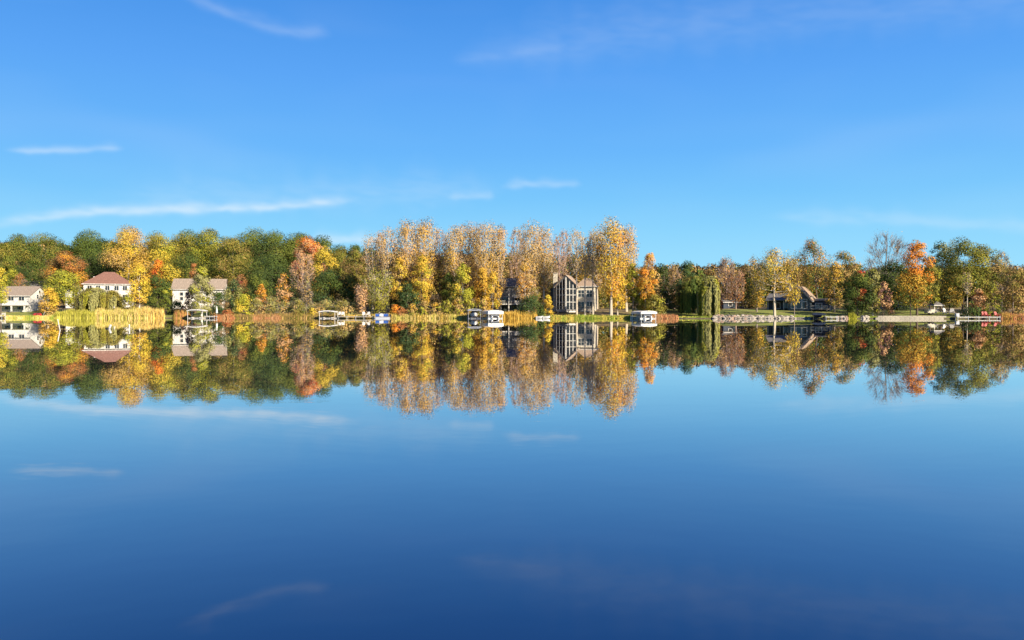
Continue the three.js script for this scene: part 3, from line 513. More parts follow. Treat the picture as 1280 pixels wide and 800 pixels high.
function hip(parent, L, D, h, rise, ridge, mat, x = 0, z = 0, over = 0.5) {
  const a = L / 2 + over, b = D / 2 + over, e = ridge / 2, P = [[-a, 0, b], [a, 0, b], [a, 0, -b], [-a, 0, -b], [-e, rise, 0], [e, rise, 0]], T = [[0, 1, 5], [0, 5, 4], [1, 2, 5], [2, 3, 4], [2, 4, 5], [3, 0, 4], [0, 2, 1], [0, 3, 2]];
  const g = new THREE.BufferGeometry(); g.setAttribute('position', new THREE.BufferAttribute(new Float32Array(T.flatMap((t) => t.flatMap((i) => P[i]))), 3)); g.computeVertexNormals();
  const roof = part('roof', g.translate(x, h, z), mat, parent);
  for (const f of [bx(2 * a + 0.04, 0.2, 0.06, x, h - 0.2, z + b), bx(2 * a + 0.04, 0.2, 0.06, x, h - 0.2, z - b), bx(0.06, 0.2, 2 * b - 0.08, x + a, h - 0.2, z), bx(0.06, 0.2, 2 * b - 0.08, x - a, h - 0.2, z)]) part('fascia', f, M.trim, roof);
  return roof;
}
function house(name, label, bearing, off, turn = 0, y) { const p = spot(bearing, off); const t = thing(name, label, 'house', p.x, y ?? p.y, p.z, turn); t.userData.depth = undefined; delete t.userData.depth; return [t, p]; }
function railing(parent, L, x, y, z, turn = 0, mat = M.trim, h = 0.95) {
  const g = [bx(L, 0.08, 0.09, 0, h - 0.08, 0), bx(L, 0.06, 0.07, 0, 0.1, 0)];
  for (let k = 0; k <= L / 1.6; k++) g.push(bx(0.1, h - 0.1, 0.1, -L / 2 + 0.05 + k * (L - 0.1) / Math.floor(L / 1.6), 0, 0));
  for (let u = 0.2; u < L - 0.1; u += 0.2) g.push(bx(0.04, h - 0.24, 0.035, -L / 2 + u, 0.16, 0));
  const m = part('railing', g, mat, parent); m.position.set(x, y, z); m.rotation.y = turn; return m;
}
{ // white house with columns
  const [t, p] = house('white_house', 'white two storey house with brown roof and porch columns', 9, 24, 0.06), e = heightAt(369.5, p.depth) - p.y, L = 19, D = 11;
  gable(t, L, D, e, 2.7, M.white, M.taupeRoof);
  for (const x of [-7.5, -4.6, -1.7, 1.2, 4.2, 7.2]) win(t, x, e - 1.55, D / 2 + 0.05, 1.5, 1.15, 0, 2, 1);
  win(t, L / 2 + 0.05, e - 0.9, 1.2, 1.0, 1.1, Math.PI / 2, 1, 2); win(t, L / 2 + 0.05, e - 0.9, -2.2, 1.0, 1.1, Math.PI / 2, 1, 2); win(t, L / 2 + 0.05, e + 0.7, 0, 0.9, 0.8, Math.PI / 2);
  part('balcony', [bx(L, 0.28, 2.6, 0, e - 3.05, D / 2 + 1.32), bx(L, 0.85, 0.08, 0, e - 2.77, D / 2 + 2.55)], M.white, t);
  for (let k = 0; k < 6; k++) { const x = -L / 2 + 0.3 + k * (L - 0.6) / 5; part('column', [bx(0.36, e - 3.05 + 0.4, 0.36, x, -0.4, D / 2 + 2.3)], M.white, t); }
  for (let k = 0; k < 5; k++) win(t, -7.2 + k * 3.6, 0.15, D / 2 + 0.05, 2.4, Math.max(0.8, e - 3.5), 0, 2, 1);
  part('chimney', bx(0.9, 1.6, 0.9, -4, e + 2.0, -1.0), M.brick, t);
}
{ const [t, p] = house('grey_roof_house', 'house with blue grey roof behind the white house with columns', 46, 58, 0.3), e = heightAt(361, p.depth) - p.y; gable(t, 9, 8, e, heightAt(351.5, p.depth) - heightAt(361, p.depth), M.slate, M.greyRoof); win(t, -2, e - 1.6, 4.05, 1.2, 1.2); win(t, 2, e - 1.6, 4.05, 1.2, 1.2); }
{ // white house with the hip roof
  const [t, p] = house('hip_roof_house', 'white house with red brown hip roof behind willows', 137, 40, 0.36), e = heightAt(355.5, p.depth) - p.y, r = heightAt(340, p.depth) - heightAt(355.5, p.depth), L = 13.4, D = 11;
  part('wall', bx(L, e + 0.5, D, 0, -0.6, 0), M.white, t); hip(t, L, D, e, r, 3, M.redRoof);
  for (const x of [-5, -2.6, 0, 2.6, 5]) { win(t, x, e - 2, D / 2 + 0.05, 1.2, 1.4, 0, 2, 1); win(t, x, e - 4.9, D / 2 + 0.05, 1.2, 1.5, 0, 2, 1); }
  win(t, L / 2 + 0.05, e - 2, 1.5, 1.2, 1.4, Math.PI / 2, 2, 1); win(t, L / 2 + 0.05, e - 2, -2.5, 1.2, 1.4, Math.PI / 2, 2, 1);
  part('wing_wall', bx(5, e - 1.4, 7, -L / 2 - 2.6, -0.5, 1), M.white, t); hip(t, 5, 7, e - 1.95, 1.5, 1.2, M.brownRoof, -L / 2 - 2.6, 1, 0.35);
  win(t, -L / 2 - 2.6, e - 4.2, 4.56, 1.4, 1.4, 0, 2, 1); part('chimney', bx(0.8, 1.9, 0.8, -4.2, e + 0.6, -0.5), M.white, t);
}
{ // long gabled house
  const [t, p] = house('gabled_house', 'long white house with taupe gabled roof behind pale birch', 251, 34, 0.2), e = heightAt(361, p.depth) - p.y, r = heightAt(349, p.depth) - heightAt(361, p.depth), L = 14.8, D = 8;
  gable(t, L, D, e, r, M.white, M.taupeRoof);
  for (const [x, y] of [[-4.8, e - 2.2], [-3.3, e - 2.2], [-4.8, e - 3.6], [2.5, e - 2.3], [4.6, e - 2.3], [0, e - 2.3]]) win(t, x, y, D / 2 + 0.05, 0.85, 0.95);
  win(t, L / 2 + 0.05, e - 2.2, 0, 1.1, 1.2, Math.PI / 2); part('door', [bx(1, 2.1, 0.1, 6.3, 0.1, D / 2 + 0.03)], M.wood, t);
}
{ // decked house
  const [t, p] = house('decked_house', 'dark grey house with white balcony posts behind yellow tree', 634, 24, 0.1), L = 11, D = 8, e = heightAt(358, p.depth) - p.y;
  gable(t, L, D, e, 2.2, M.grey, M.greyRoof); const f = heightAt(380.2, p.depth) - p.y, u = heightAt(372, p.depth) - p.y;
  part('deck_floor', [bx(6.4, 0.22, 2.8, 0.6, f - 0.22, D / 2 + 1.42)], M.trim, t); railing(t, 6.4, 0.6, f, D / 2 + 2.7); part('rail_panel', bx(2.3, 0.8, 0.06, 2.5, f + 0.06, D / 2 + 2.8), M.white, t);
  part('balcony', [bx(2.4, 0.2, 2.4, 2.5, u - 0.2, D / 2 + 1.22), bx(2.4, 0.75, 0.07, 2.5, u, D / 2 + 2.36)], M.white, t);
  for (const x of [-2.4, -0.2, 3.7]) part('post', bx(0.26, (x === -0.2 ? e - 0.6 : x < -1 ? f + 0.9 : u) + 0.3, 0.26, x, -0.35, D / 2 + 2.95), M.white, t);
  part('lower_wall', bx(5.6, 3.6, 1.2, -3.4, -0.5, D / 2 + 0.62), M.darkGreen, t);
  win(t, -0.6, f + 0.3, D / 2 + 0.05, 1.6, 1.7, 0, 2, 1); win(t, 2.6, f + 0.3, D / 2 + 0.05, 1.6, 1.7, 0, 2, 1); win(t, 1, 0.2, D / 2 + 0.05, 2.6, 1.6, 0, 2, 1);
  part('stair', [0, 1, 2, 3, 4].map((k) => bx(0.9, 0.1, 0.32, 2.0 + k * 0.32, 0.15 + k * 0.32, D / 2 + 2.2)), M.trim, t);
}
{ // glass fronted house: the gable front is a prow of two glazed halves
  const [t, p] = house('glass_fronted_house', 'cream house with tall gabled glass front and stone chimney', 711, 24, -0.22), apex = heightAt(345, p.depth) - p.y, e = heightAt(357.5, p.depth) - p.y, W = 5.8, L = 9, PR = 1.5, z0 = L / 2;
  const b = new THREE.Group(); b.name = 'front_block'; b.rotation.y = Math.PI / 2; t.add(b); // ridge runs away from the lake
  gable(b, L, W, e, apex - e, M.cream, M.tanRoof, 0, 0, 0.5);
  const half = Math.hypot(W / 2, PR), turn = Math.atan2(PR, W / 2), cols = 3, ys = [0.3, 2.5, 4.5, 6.2];
  for (const s of [-1, 1]) {
    const h = new THREE.Group(); h.name = 'prow_side'; h.position.set(0, 0, z0 + PR); h.rotation.y = s * turn; t.add(h);
    const top = (u) => lerp(apex, e, u / half) - 0.28;
    part('prow_wall', prism([[0, -0.5], [s * half, -0.5], [s * half, top(half) + 0.1], [0, top(0) + 0.1]], 0.16).translate(0, 0, -0.09), M.white, h);
    for (let c = 0; c < cols; c++) {
      const ua = 0.12 + c * (half - 0.2) / cols, ub = 0.12 + (c + 1) * (half - 0.2) / cols;
      for (let k = 0; k < ys.length; k++) { const y1a = k + 1 < ys.length ? Math.min(ys[k + 1] - 0.18, top(ub) - 0.2) : top(ua + 0.12) - 0.25, y1b = k + 1 < ys.length ? y1a : top(ub - 0.12) - 0.25; if (y1a - ys[k] < 0.15 || y1b - ys[k] < 0.1) continue; part('pane', prism([[s * (ua + 0.1), ys[k]], [s * (ub - 0.1), ys[k]], [s * (ub - 0.1), y1b], [s * (ua + 0.1), y1a]], 0.03).translate(0, 0, 0.01), M.glass, h); }
    }
    for (let c = 0; c <= cols; c++) { const u = clamp(0.12 + c * (half - 0.2) / cols, 0.14, half - 0.1); part('mullion', bx(0.16, top(u), 0.1, s * u, -0.1, 0.05), M.trim, h); }
    for (const y of ys.slice(1)) if (y < top(half)) part('transom', bx(half - 0.1, 0.14, 0.07, s * half / 2, y - 0.16, 0.04), M.trim, h);
    const a = Math.atan2(apex - e, half), l = (half + 0.45) / Math.cos(a);
    part('bargeboard', new THREE.BoxGeometry(l, 0.3, 0.1).rotateZ(-s * a).translate(s * (half + 0.45) / 2, (apex + e) / 2 - 0.22, 0.14), M.trim, h);
    // roof carried out over the prow
    const g = new THREE.BufferGeometry(), P = [[0, apex + 0.06, z0 + 0.2], [s * (W / 2 + 0.45), e - 0.28, z0 + 0.2], [s * (W / 2 + 0.45), e - 0.28, z0 + 0.55], [0, apex + 0.06, z0 + PR + 0.45]], Q = P.map(([x, y, z]) => [x, y + 0.16, z]), F = [[0, 1, 2], [0, 2, 3], [4, 6, 5], [4, 7, 6], [2, 1, 5], [2, 5, 6], [3, 2, 6], [3, 6, 7]].flatMap((f) => f.flatMap((i) => (i < 4 ? P[i] : Q[i - 4])));
    g.setAttribute('position', new THREE.BufferAttribute(new Float32Array(F), 3)); g.computeVertexNormals(); part('prow_roof', g, M.tanRoof, t);
  }
  const ch = part('chimney', bx(1.1, apex + 1.2, 1.1, -3.7, -0.5, 1.6), M.cream, t); part('cap', bx(1.3, 0.2, 1.3, -3.7, apex + 0.7, 1.6), M.stone, ch);
  part('wing_wall', bx(2.2, e - 0.4, 6, -4.2, -0.5, -2.8), M.slate, t); part('wing_roof', bx(2.8, 0.2, 6.6, -4.4, e - 0.6, -2.8, 0, 0.35), M.greyRoof, t);
  part('side_wall', bx(5, 7.6, 7, W / 2 + 2.25, -0.6, -1.2), M.cream, t); hip(t, 5, 7, 7, 2.4, 1.5, M.tanRoof, W / 2 + 2.25, -1.2, 0.4);
  for (const [x, y] of [[W / 2 + 1.0, 3.9], [W / 2 + 3.4, 3.9]]) win(t, x, y, 2.36, 1.7, 1.9, 0, 2, 2);
  for (const [x, y] of [[W / 2 + 1.0, 0.6], [W / 2 + 3.4, 0.6]]) win(t, x, y, 2.36, 1.7, 1.9, 0, 2, 1);
  part('deck_floor', bx(12.5, 0.2, 2.2, 1.2, 0.0, L / 2 + 2.9), M.greyWood, t); railing(t, 12.5, 1.2, 0.2, L / 2 + 3.9, 0, M.greyWood);
  for (const x of [-4.8, -1.8, 1.2, 4.2, 7.2]) part('deck_post', bx(0.18, 0.9, 0.18, x, -0.9, L / 2 + 3.8), M.greyWood, t);
}
{ // navy house
  const [t, p] = house('navy_house', 'navy blue house with tan gabled roof and white framed windows', 1003, 27, -0.55), apex = heightAt(358.8, p.depth) - p.y, e = heightAt(374, p.depth) - p.y, W = 5.8, L = 9;
  const b = new THREE.Group(); b.name = 'front_block'; b.rotation.y = Math.PI / 2; t.add(b);
  gable(b, L, W, e, apex - e, M.slate, M.tanRoof, 0, 0, 0.6);
  const z0 = L / 2 + 0.05;
  for (let k = 0; k < 3; k++) { win(t, -1.5 + k * 1.5, 0.45, z0, 1.15, 1.75, 0, 1, 1); win(t, -1.5 + k * 1.5, 2.45, z0, 1.15, 0.45, 0, 1, 1); }
  win(t, 0, e + 0.35, z0, 1.1, 0.9, 0, 2, 1);
  part('bargeboard', [1, -1].map((s) => { const a = Math.atan2(apex - e, W / 2), l = (W / 2 + 0.6) / Math.cos(a); return new THREE.BoxGeometry(l, 0.24, 0.08).rotateZ(-s * a).translate(s * (W / 4 + 0.3), (apex + e) / 2 - 0.38, L / 2 + 0.66); }), M.grey, t);
  const w = new THREE.Group(); w.name = 'side_block'; w.position.set(-W / 2 - 3.4, 0, -1.5); t.add(w); gable(w, 6.6, 6, e - 0.1, 1.8, M.navy, M.greyRoof, 0, 0, 0.35);
  win(w, -0.5, 0.5, 3.05, 1.8, 1.5, 0, 2, 1); win(w, 2, 0.5, 3.05, 1.2, 1.5, 0, 1, 1, M.grey);
  for (const x of [-2.6, -0.4, 1.8]) part('porch_post', bx(0.16, e + 0.2, 0.16, x, -0.3, 4.6), M.trim, w); part('porch_roof', bx(6.8, 0.14, 2.1, 0, e - 0.25, 4.05, 0, 0, 0.16), M.greyRoof, w);
  const rw = new THREE.Group(); rw.name = 'rear_block'; rw.position.set(W / 2 + 2.4, 0, -1); t.add(rw); part('wall', bx(4.6, e + 0.2, 5, 0, -0.5, 0), M.navy, rw); part('roof', bx(5.2, 0.16, 5.8, 0, e - 0.26, 0, 0, 0, 0.1), M.greyRoof, rw);
  win(rw, -0.6, 0.6, 2.55, 1.6, 1.2, 0, 2, 1); part('deck_floor', bx(4.4, 0.16, 2.4, 0, 0.1, 3.8), M.greyWood, rw); railing(rw, 4.4, 0, 0.26, 4.95); for (const x of [-2, 2]) part('deck_post', bx(0.16, 0.9, 0.16, x, -0.8, 4.9), M.greyWood, rw);
  const dm = new THREE.Group(); dm.name = 'dormer'; dm.position.set(W / 2 - 0.35, e + 0.2, 0.6); dm.rotation.y = Math.PI / 2; t.add(dm); part('dormer_wall', bx(1.6, 1.1, 1.6, 0, -0.4, -0.5), M.trim, dm); part('dormer_roof', bx(1.9, 0.1, 2.0, 0, 0.72, -0.5, 0, 0, 0.2), M.tanRoof, dm); win(dm, 0, -0.1, 0.32, 0.9, 0.6);
}
{ const [t, p] = house('navy_cabin', 'low navy cabin with dull purple roof behind bright willow', 911, 46, 0.25), e = heightAt(377.5, p.depth) - p.y; gable(t, 7, 6, e, 1.3, M.navy, M.greyRoof); win(t, -1.2, 0.7, 3.05, 1.1, 1.2); win(t, 1.6, 0.7, 3.05, 0.6, 1.3); part('door', bx(0.95, 2, 0.1, 0.2, 0.05, 3.04), M.slate, t); }
{ const [t, p] = house('black_garage', 'low black garage under the trees behind the lawn', 839, 40, 0.05), e = heightAt(379, p.depth) - p.y; gable(t, 7, 6, e, 1.0, M.dark, M.dark); part('garage_door', bx(4.2, 2, 0.1, -0.5, 0.05, 3.04), M.darkGreen, t); win(t, 2.7, 0.9, 3.05, 0.7, 0.8, 0, 1, 1, M.grey); }
{ const [t, p] = house('cream_garage', 'small cream garage beside the purple leaved bush', 1117, 40, 0.3), e = heightAt(382.5, p.depth) - p.y; gable(t, 5.4, 5, e, 1.1, M.cream, M.greyRoof); part('garage_door', bx(3.2, 1.7, 0.1, -0.3, 0.05, 2.54), M.white, t); win(t, 2.1, 0.7, 2.55, 0.6, 0.8); }
{ // garden pavilion
  const p = spot(1170, 20), t = thing('garden_pavilion', 'white garden pavilion with grey hip roof above the seawall', 'pavilion', p.x, p.y, p.z, 0.1), e = heightAt(381.5, p.depth) - p.y;
  for (const x of [-1.2, 1.2]) for (const z of [-1.1, 1.1]) part('post', bx(0.2, e + 0.3, 0.2, x, -0.3, z), M.trim, t);
  part('beam', [bx(2.7, 0.2, 0.22, 0, e - 0.2, 1.1), bx(2.7, 0.2, 0.22, 0, e - 0.2, -1.1)], M.trim, t); hip(t, 2.5, 2.4, e, heightAt(376.5, p.depth) - heightAt(381.5, p.depth), 0.5, M.greyRoof, 0, 0, 0.3); part('floor', bx(2.9, 0.35, 2.7, 0, -0.25, 0), M.greyWood, t);
}

// ---------------------------------------------------------------- lake furniture: docks, lifts, boats
function dock(label, b0, b1, off, mat = M.trim, out = 0, group) { // runs along the shore between two bearings, on posts
  const a = spot(b0, off), b = spot(b1, off), L = Math.hypot(b.x - a.x, b.z - a.z), t = thing('boat_dock', label, 'dock', (a.x + b.x) / 2, 0, (a.z + b.z) / 2, -Math.atan2(b.z - a.z, b.x - a.x), group);
  const n = Math.max(8, Math.round(L / 0.3));
  for (let k = 0; k < n; k++) part('plank', bx(L / n - 0.02, 0.05, 1.5, -L / 2 + (k + 0.5) * L / n, 0.5 + ((k * 7) % 3) * 0.004, 0), mat, t);
  part('stringer', [bx(L, 0.14, 0.06, 0, 0.355, 0.68), bx(L, 0.14, 0.06, 0, 0.355, -0.68)], mat, t);
  for (let k = 0; k <= Math.ceil(L / 3); k++) for (const z of [-0.6, 0.6]) part('post', rod(-L / 2 + 0.15 + k * (L - 0.3) / Math.ceil(L / 3), -1.6, z, -L / 2 + 0.15 + k * (L - 0.3) / Math.ceil(L / 3), 0.72, z, 0.05), M.metal, t);
  if (out) { part('gangway', bx(1.3, 0.06, out, -L / 2 + 0.9, 0.5, -out / 2 - 0.76), mat, t); }
  return t;
}
function canopyLift(label, bearing, off, w, top, canopyMat, { d = 5, thick = 0.22, valance = 0, turn = 0, frame = M.metal, group } = {}) {
  const p = spot(bearing, off), h = heightAt(top, p.depth), t = thing('boat_lift', label, 'boat lift', p.x, 0, p.z, turn, group);
  for (const x of [-1, 1]) for (const z of [-1, 1]) part('post', rod(x * (w / 2 - 0.15), -1.7, z * (d / 2 - 0.25), x * (w / 2 - 0.15), h - 0.3, z * (d / 2 - 0.25), 0.07), frame, t);
  part('cradle', [bx(w - 0.3, 0.14, 0.14, 0, 0.05, d / 2 - 0.9), bx(w - 0.3, 0.14, 0.14, 0, 0.05, -d / 2 + 0.9), bx(0.16, 0.12, d - 1, -w / 4, 0.2, 0), bx(0.16, 0.12, d - 1, w / 4, 0.2, 0)], frame, t);
  part('top_rail', [bx(w, 0.1, 0.08, 0, h - 0.42, d / 2 - 0.25), bx(w, 0.1, 0.08, 0, h - 0.42, -d / 2 + 0.25), bx(0.08, 0.1, d - 0.6, w / 2 - 0.15, h - 0.42, 0), bx(0.08, 0.1, d - 0.6, -w / 2 + 0.15, h - 0.42, 0)], frame, t);
  const s = new THREE.Shape(), n = 10, ya = h - 0.3; for (let k = 0; k <= n; k++) { const u = k / n * 2 - 1; s[k ? 'lineTo' : 'moveTo'](u * (w / 2 + 0.05), ya + 0.3 * (1 - u * u)); }
  for (let k = n; k >= 0; k--) { const u = k / n * 2 - 1; s.lineTo(u * (w / 2 + 0.05), ya + 0.3 * (1 - u * u) - thick); } s.closePath();
  const c = part('canopy', new THREE.ExtrudeGeometry(s, { depth: d, bevelEnabled: false }).translate(0, 0, -d / 2), canopyMat, t);
  if (valance) part('valance', [bx(w + 0.1, valance, 0.05, 0, ya - valance + 0.02, d / 2 + 0.03), bx(w + 0.1, valance, 0.05, 0, ya - valance + 0.02, -d / 2 - 0.03), bx(0.05, valance, d, w / 2 + 0.08, ya - valance + 0.02, 0), bx(0.05, valance, d, -w / 2 - 0.08, ya - valance + 0.02, 0)], canopyMat, c);
  return [t, p];
}
function hull(L, B, H) { // bow towards +z, pointed, with flare
  const n = 12, ring = 7, P = [], g = new THREE.BufferGeometry(), T = [];
  for (let k = 0; k <= n; k++) { const u = k / n, z = -L / 2 + L * u, f = u < 0.45 ? 1 : Math.pow(Math.max(0, 1 - ((u - 0.45) / 0.55) ** 2), 0.7), sh = H * (1 + 0.28 * u * u), kl = H * 0.55 * Math.max(0, (u - 0.6) / 0.4) ** 2; for (let q = 0; q < ring; q++) { const v = q / (ring - 1) * 2 - 1, w = Math.abs(v); P.push([Math.sign(v) * B / 2 * f * Math.pow(w, 0.55), kl + (sh - kl) * Math.pow(w, 2.2), z]); } }
  for (let k = 0; k < n; k++) { for (let q = 0; q < ring - 1; q++) { const a = k * ring + q, b = a + 1, c = a + ring, d = c + 1; T.push(a, c, b, b, c, d); } const a = k * ring, b = a + ring - 1, c = a + ring, d = c + ring - 1; T.push(a, b, c, b, d, c); }
  for (let q = 1; q < ring - 1; q++) T.push(0, q, q + 1);
  g.setAttribute('position', new THREE.BufferAttribute(new Float32Array(P.flat()), 3)); g.setIndex(T); const f = g.toNonIndexed(); f.computeVertexNormals(); return f;
}
function pontoon(label, bearing, off, L, turn, o = {}) {
  const p = spot(bearing, off), t = thing('pontoon_boat', label, 'boat', p.x, o.y ?? 0.0, p.z, turn), B = 2.3;
  for (const z of [-0.8, 0.8]) part('float', [rod(-L / 2, 0.1, z, L / 2 - 0.5, 0.1, z, 0.3, 0.3, 10), rod(L / 2 - 0.5, 0.1, z, L / 2, 0.2, z, 0.3, 0.05, 10)], M.metal, t);
  part('deck', bx(L - 0.4, 0.12, B, -0.1, 0.4, 0), M.greyVinyl, t);
  const pan = o.panel ?? M.gel; for (const z of [-1, 1]) for (let k = 0; k < 3; k++) part('side_panel', bx((L - 0.9) / 3 - 0.06, 0.6, 0.05, -L / 2 + 0.5 + (k + 0.5) * (L - 0.9) / 3, 0.56, z * (B / 2 - 0.05)), o.mid && k === 1 ? o.mid : pan, t);
  for (const x of [-1, 1]) part('end_panel', bx(0.05, 0.6, B - 0.2, x * (L / 2 - 0.42), 0.56, 0), pan, t);
  part('rail', [-1, 1].map((z) => rod(-L / 2 + 0.5, 1.2, z * (B / 2 - 0.05), L / 2 - 0.4, 1.2, z * (B / 2 - 0.05), 0.03)), M.metal, t);
  part('seat', [bx(0.6, 0.45, 1.8, L / 2 - 0.85, 0.53, 0), bx(0.6, 0.45, 1.8, -L / 2 + 0.85, 0.53, 0)], o.seat ?? M.vinyl, t); part('console', bx(0.5, 0.8, 0.6, 0.2, 0.53, 0.6), M.gel, t);
  part('motor', [bx(0.4, 0.6, 0.35, -L / 2 - 0.15, 0.5, 0), bx(0.15, 0.8, 0.15, -L / 2 - 0.15, -0.25, 0)], M.black, t);
  return t;
}
function chair(label, x, y, z, turn, mat = M.white, group) { // slatted garden chair with sloping back
  const t = thing('garden_chair', label, 'chair', x, y, z, turn, group);
  for (let k = 0; k < 5; k++) part('seat_slat', bx(0.62, 0.03, 0.1, 0, 0.36 - k * 0.025, 0.28 - k * 0.12), mat, t);
  for (let k = 0; k < 5; k++) part('back_slat', new THREE.BoxGeometry(0.11, 0.85 - Math.abs(k - 2) * 0.06, 0.03).translate(0, 0.42, 0).rotateX(-0.38).translate(-0.26 + k * 0.13, 0.27, -0.24), mat, t);
  for (const s of [-1, 1]) { part('arm', bx(0.13, 0.03, 0.8, s * 0.4, 0.56, -0.02), mat, t); part('leg', bx(0.05, 0.56, 0.1, s * 0.36, 0, 0.32), mat, t); part('leg', new THREE.BoxGeometry(0.05, 0.1, 0.95).rotateX(-0.28).translate(s * 0.33, 0.2, -0.08), mat, t); part('leg', bx(0.05, 0.52, 0.08, s * 0.37, 0.0, -0.38), mat, t); }
  return t;
}
canopyLift('white framed boat lift with thin arched top near pale birch', 246.5, -3, 4.2, 386.6, M.vinyl, { d: 3.4, frame: M.trim, group: undefined });
canopyLift('white framed boat lift with thin arched top near small yellow bush', 410.5, -3, 4.3, 388, M.vinyl, { d: 3.4, frame: M.trim });
dock('short white dock running from the boat lift by the pale birch', 257, 270, -1.2, M.trim, 1.6);
dock('pale plank dock carrying white chairs behind the blue boat', 423, 467, -1.4, M.greyWood, 1.8);
{ const g = 'white chairs on the pale dock'; for (const [b, dx, lab] of [[424.5, 0, 'white slatted chair at the boat lift end of the pale dock'], [428.5, 0, 'white slatted chair second from the boat lift on the pale dock'], [455.5, 0, 'white slatted chair on the pale dock facing away from the blue boat'], [460, 0, 'white slatted chair on the pale dock next to the blue boat']]) { const p = spot(b, -1.4); const c = chair(lab, p.x, 0.56, p.z, (b % 2) * 0.5 - 0.2, M.white, g); c.scale.setScalar(1.15); } }
pontoon('small blue boat with a white middle panel beside the pale dock', 477.5, -2.4, 4.0, Math.PI + 0.06, { panel: M.blue, mid: M.gel, seat: M.blue });
{ // runabout on a lift, bow to the lake, under a dark canopy
  canopyLift('boat lift with grey canopy holding the white runabout', 592.5, -3.5, 3.4, 385.8, M.greyVinyl, { d: 5.5, thick: 0.16, valance: 0.3, turn: 0.1, frame: M.greyVinyl });
  const p = spot(592.5, -3.5), t = thing('runabout_boat', 'white runabout with dark navy cockpit under grey canopy', 'boat', p.x, 0.32, p.z, 0.12);
  part('hull', hull(5, 2.2, 0.95), M.gel, t); part('cockpit', [bx(1.55, 0.2, 2.7, 0, 0.9, -0.9), bx(1.4, 0.35, 0.12, 0, 1.05, 0.4, 0, 0, -0.5)], M.navyVinyl, t); part('bow_cover', [new THREE.CylinderGeometry(0.55, 0.75, 0.14, 10).scale(1, 1, 1.5).translate(0.12, 1.12, 1.1)], M.navyVinyl, t); part('windscreen', bx(1.5, 0.4, 0.04, 0, 1.2, 0.15, 0, 0, -0.5), M.glass, t); part('motor', bx(0.4, 0.9, 0.35, 0, 0.15, -2.65), M.black, t);
}
canopyLift('boat lift with deep white canopy in front of the decked house', 615.5, -3.2, 3.9, 387.6, M.vinyl, { d: 6, thick: 0.18, valance: 0.75, turn: 0.32 });
pontoon('white pontoon boat under the white canopy before the decked house', 615.5, -3.2, 5.6, 0.32 - Math.PI / 2, { y: 0.28 });
canopyLift('boat lift with white canopy beside the rusty bank and golden poplars', 805, -2.6, 4.3, 388.4, M.vinyl, { d: 5.5, thick: 0.18, valance: 0.5, turn: 0.3 });
pontoon('white pontoon boat under the canopy beside the rusty bank', 805, -2.6, 5, 0.3 - Math.PI / 2, { y: 0.28 });
dock('short pale dock by the golden poplars and canopied lift', 788, 797, -1.6, M.trim, 2);
canopyLift('low boat lift wrapped in a navy canopy in front of the navy house', 1023, -2.4, 2.9, 390.8, M.navyVinyl, { d: 4.6, thick: 0.2, valance: 0.3, turn: -0.3, frame: M.black });
{ const p = spot(1023, -2.4), t = thing('covered_boat', 'dark covered boat resting inside the navy lift', 'boat', p.x, 0.3, p.z, -0.15); part('hull', hull(4.2, 1.9, 0.75), M.navyVinyl, t); part('cover', new THREE.SphereGeometry(1, 12, 6, 0, 6.2832, 0, 1.5708).scale(0.75, 0.4, 1.5).translate(0, 0.74, -0.4), M.greyVinyl, t); }
dock('low pale dock running from the navy lift past white posts', 1031, 1047, -1.2, M.trim, 1.6);
dock('white dock with red chairs below the yellow green evergreen', 1195, 1249, -2, M.trim, 2.4);
{ const g = 'red chairs on the white dock'; for (const [b, lab] of [[1231, 'red slatted chair in the middle of the white dock'], [1234.5, 'red slatted chair on the white dock beside another red one'], [1246.5, 'red slatted chair at the reed end of the white dock']]) { const p = spot(b, -2); chair(lab, p.x, 0.56, p.z, 0.3, M.red, g).scale.setScalar(1.2); } }
{ const p = spot(1196.5, -2), t = thing('dock_box', 'tall white dock box at the start of the white dock', 'dock box', p.x, 0.56, p.z); part('body', bx(0.75, 0.75, 0.7), M.gel, t); part('lid', bx(0.82, 0.08, 0.76, 0, 0.752, 0), M.gel, t); }
dock('white dock at the foot of the house with columns', -14, 5, -1.2, M.trim, 2);
{ const p = spot(4, -1.2), t = thing('dock_bench', 'white bench on the dock before the house with columns', 'bench', p.x, 0.56, p.z); part('seat', bx(1.1, 0.07, 0.45, 0, 0.4, 0), M.white, t); part('backrest', [bx(1.1, 0.12, 0.05, 0, 0.55, -0.24), bx(1.1, 0.12, 0.05, 0, 0.75, -0.26)], M.white, t); for (const x of [-0.48, 0.48]) for (const z of [-0.19, 0.19]) part('leg', bx(0.08, 0.4, 0.08, x, 0, z), M.white, t); part('back_post', [bx(0.07, 0.5, 0.05, -0.45, 0.4, -0.2), bx(0.07, 0.5, 0.05, 0.45, 0.4, -0.2)], M.white, t); }
{ const p = spot(47.5, 3.2), t = thing('red_kayak', 'red kayak tilted on the bank by the house with columns', 'kayak', p.x, p.y + 0.18, p.z, 1.2); const h = part('hull', [hull(2.6, 1.0, 0.5), hull(2.6, 1.0, 0.5).rotateY(Math.PI).translate(0, 0, -0.02)], M.red, t); h.rotation.z = 0.9; part('seat', bx(0.4, 0.25, 0.4, -0.25, 0.3, 0), M.black, t); }
{ const p = spot(55, 3), t = thing('driftwood_stake', 'pale leaning stake on the lawn beside the red kayak', 'stake', p.x, p.y, p.z); part('stick', rod(-0.35, -0.2, 0, 0.25, 1.35, 0, 0.09, 0.07), M.greyWood, t); }
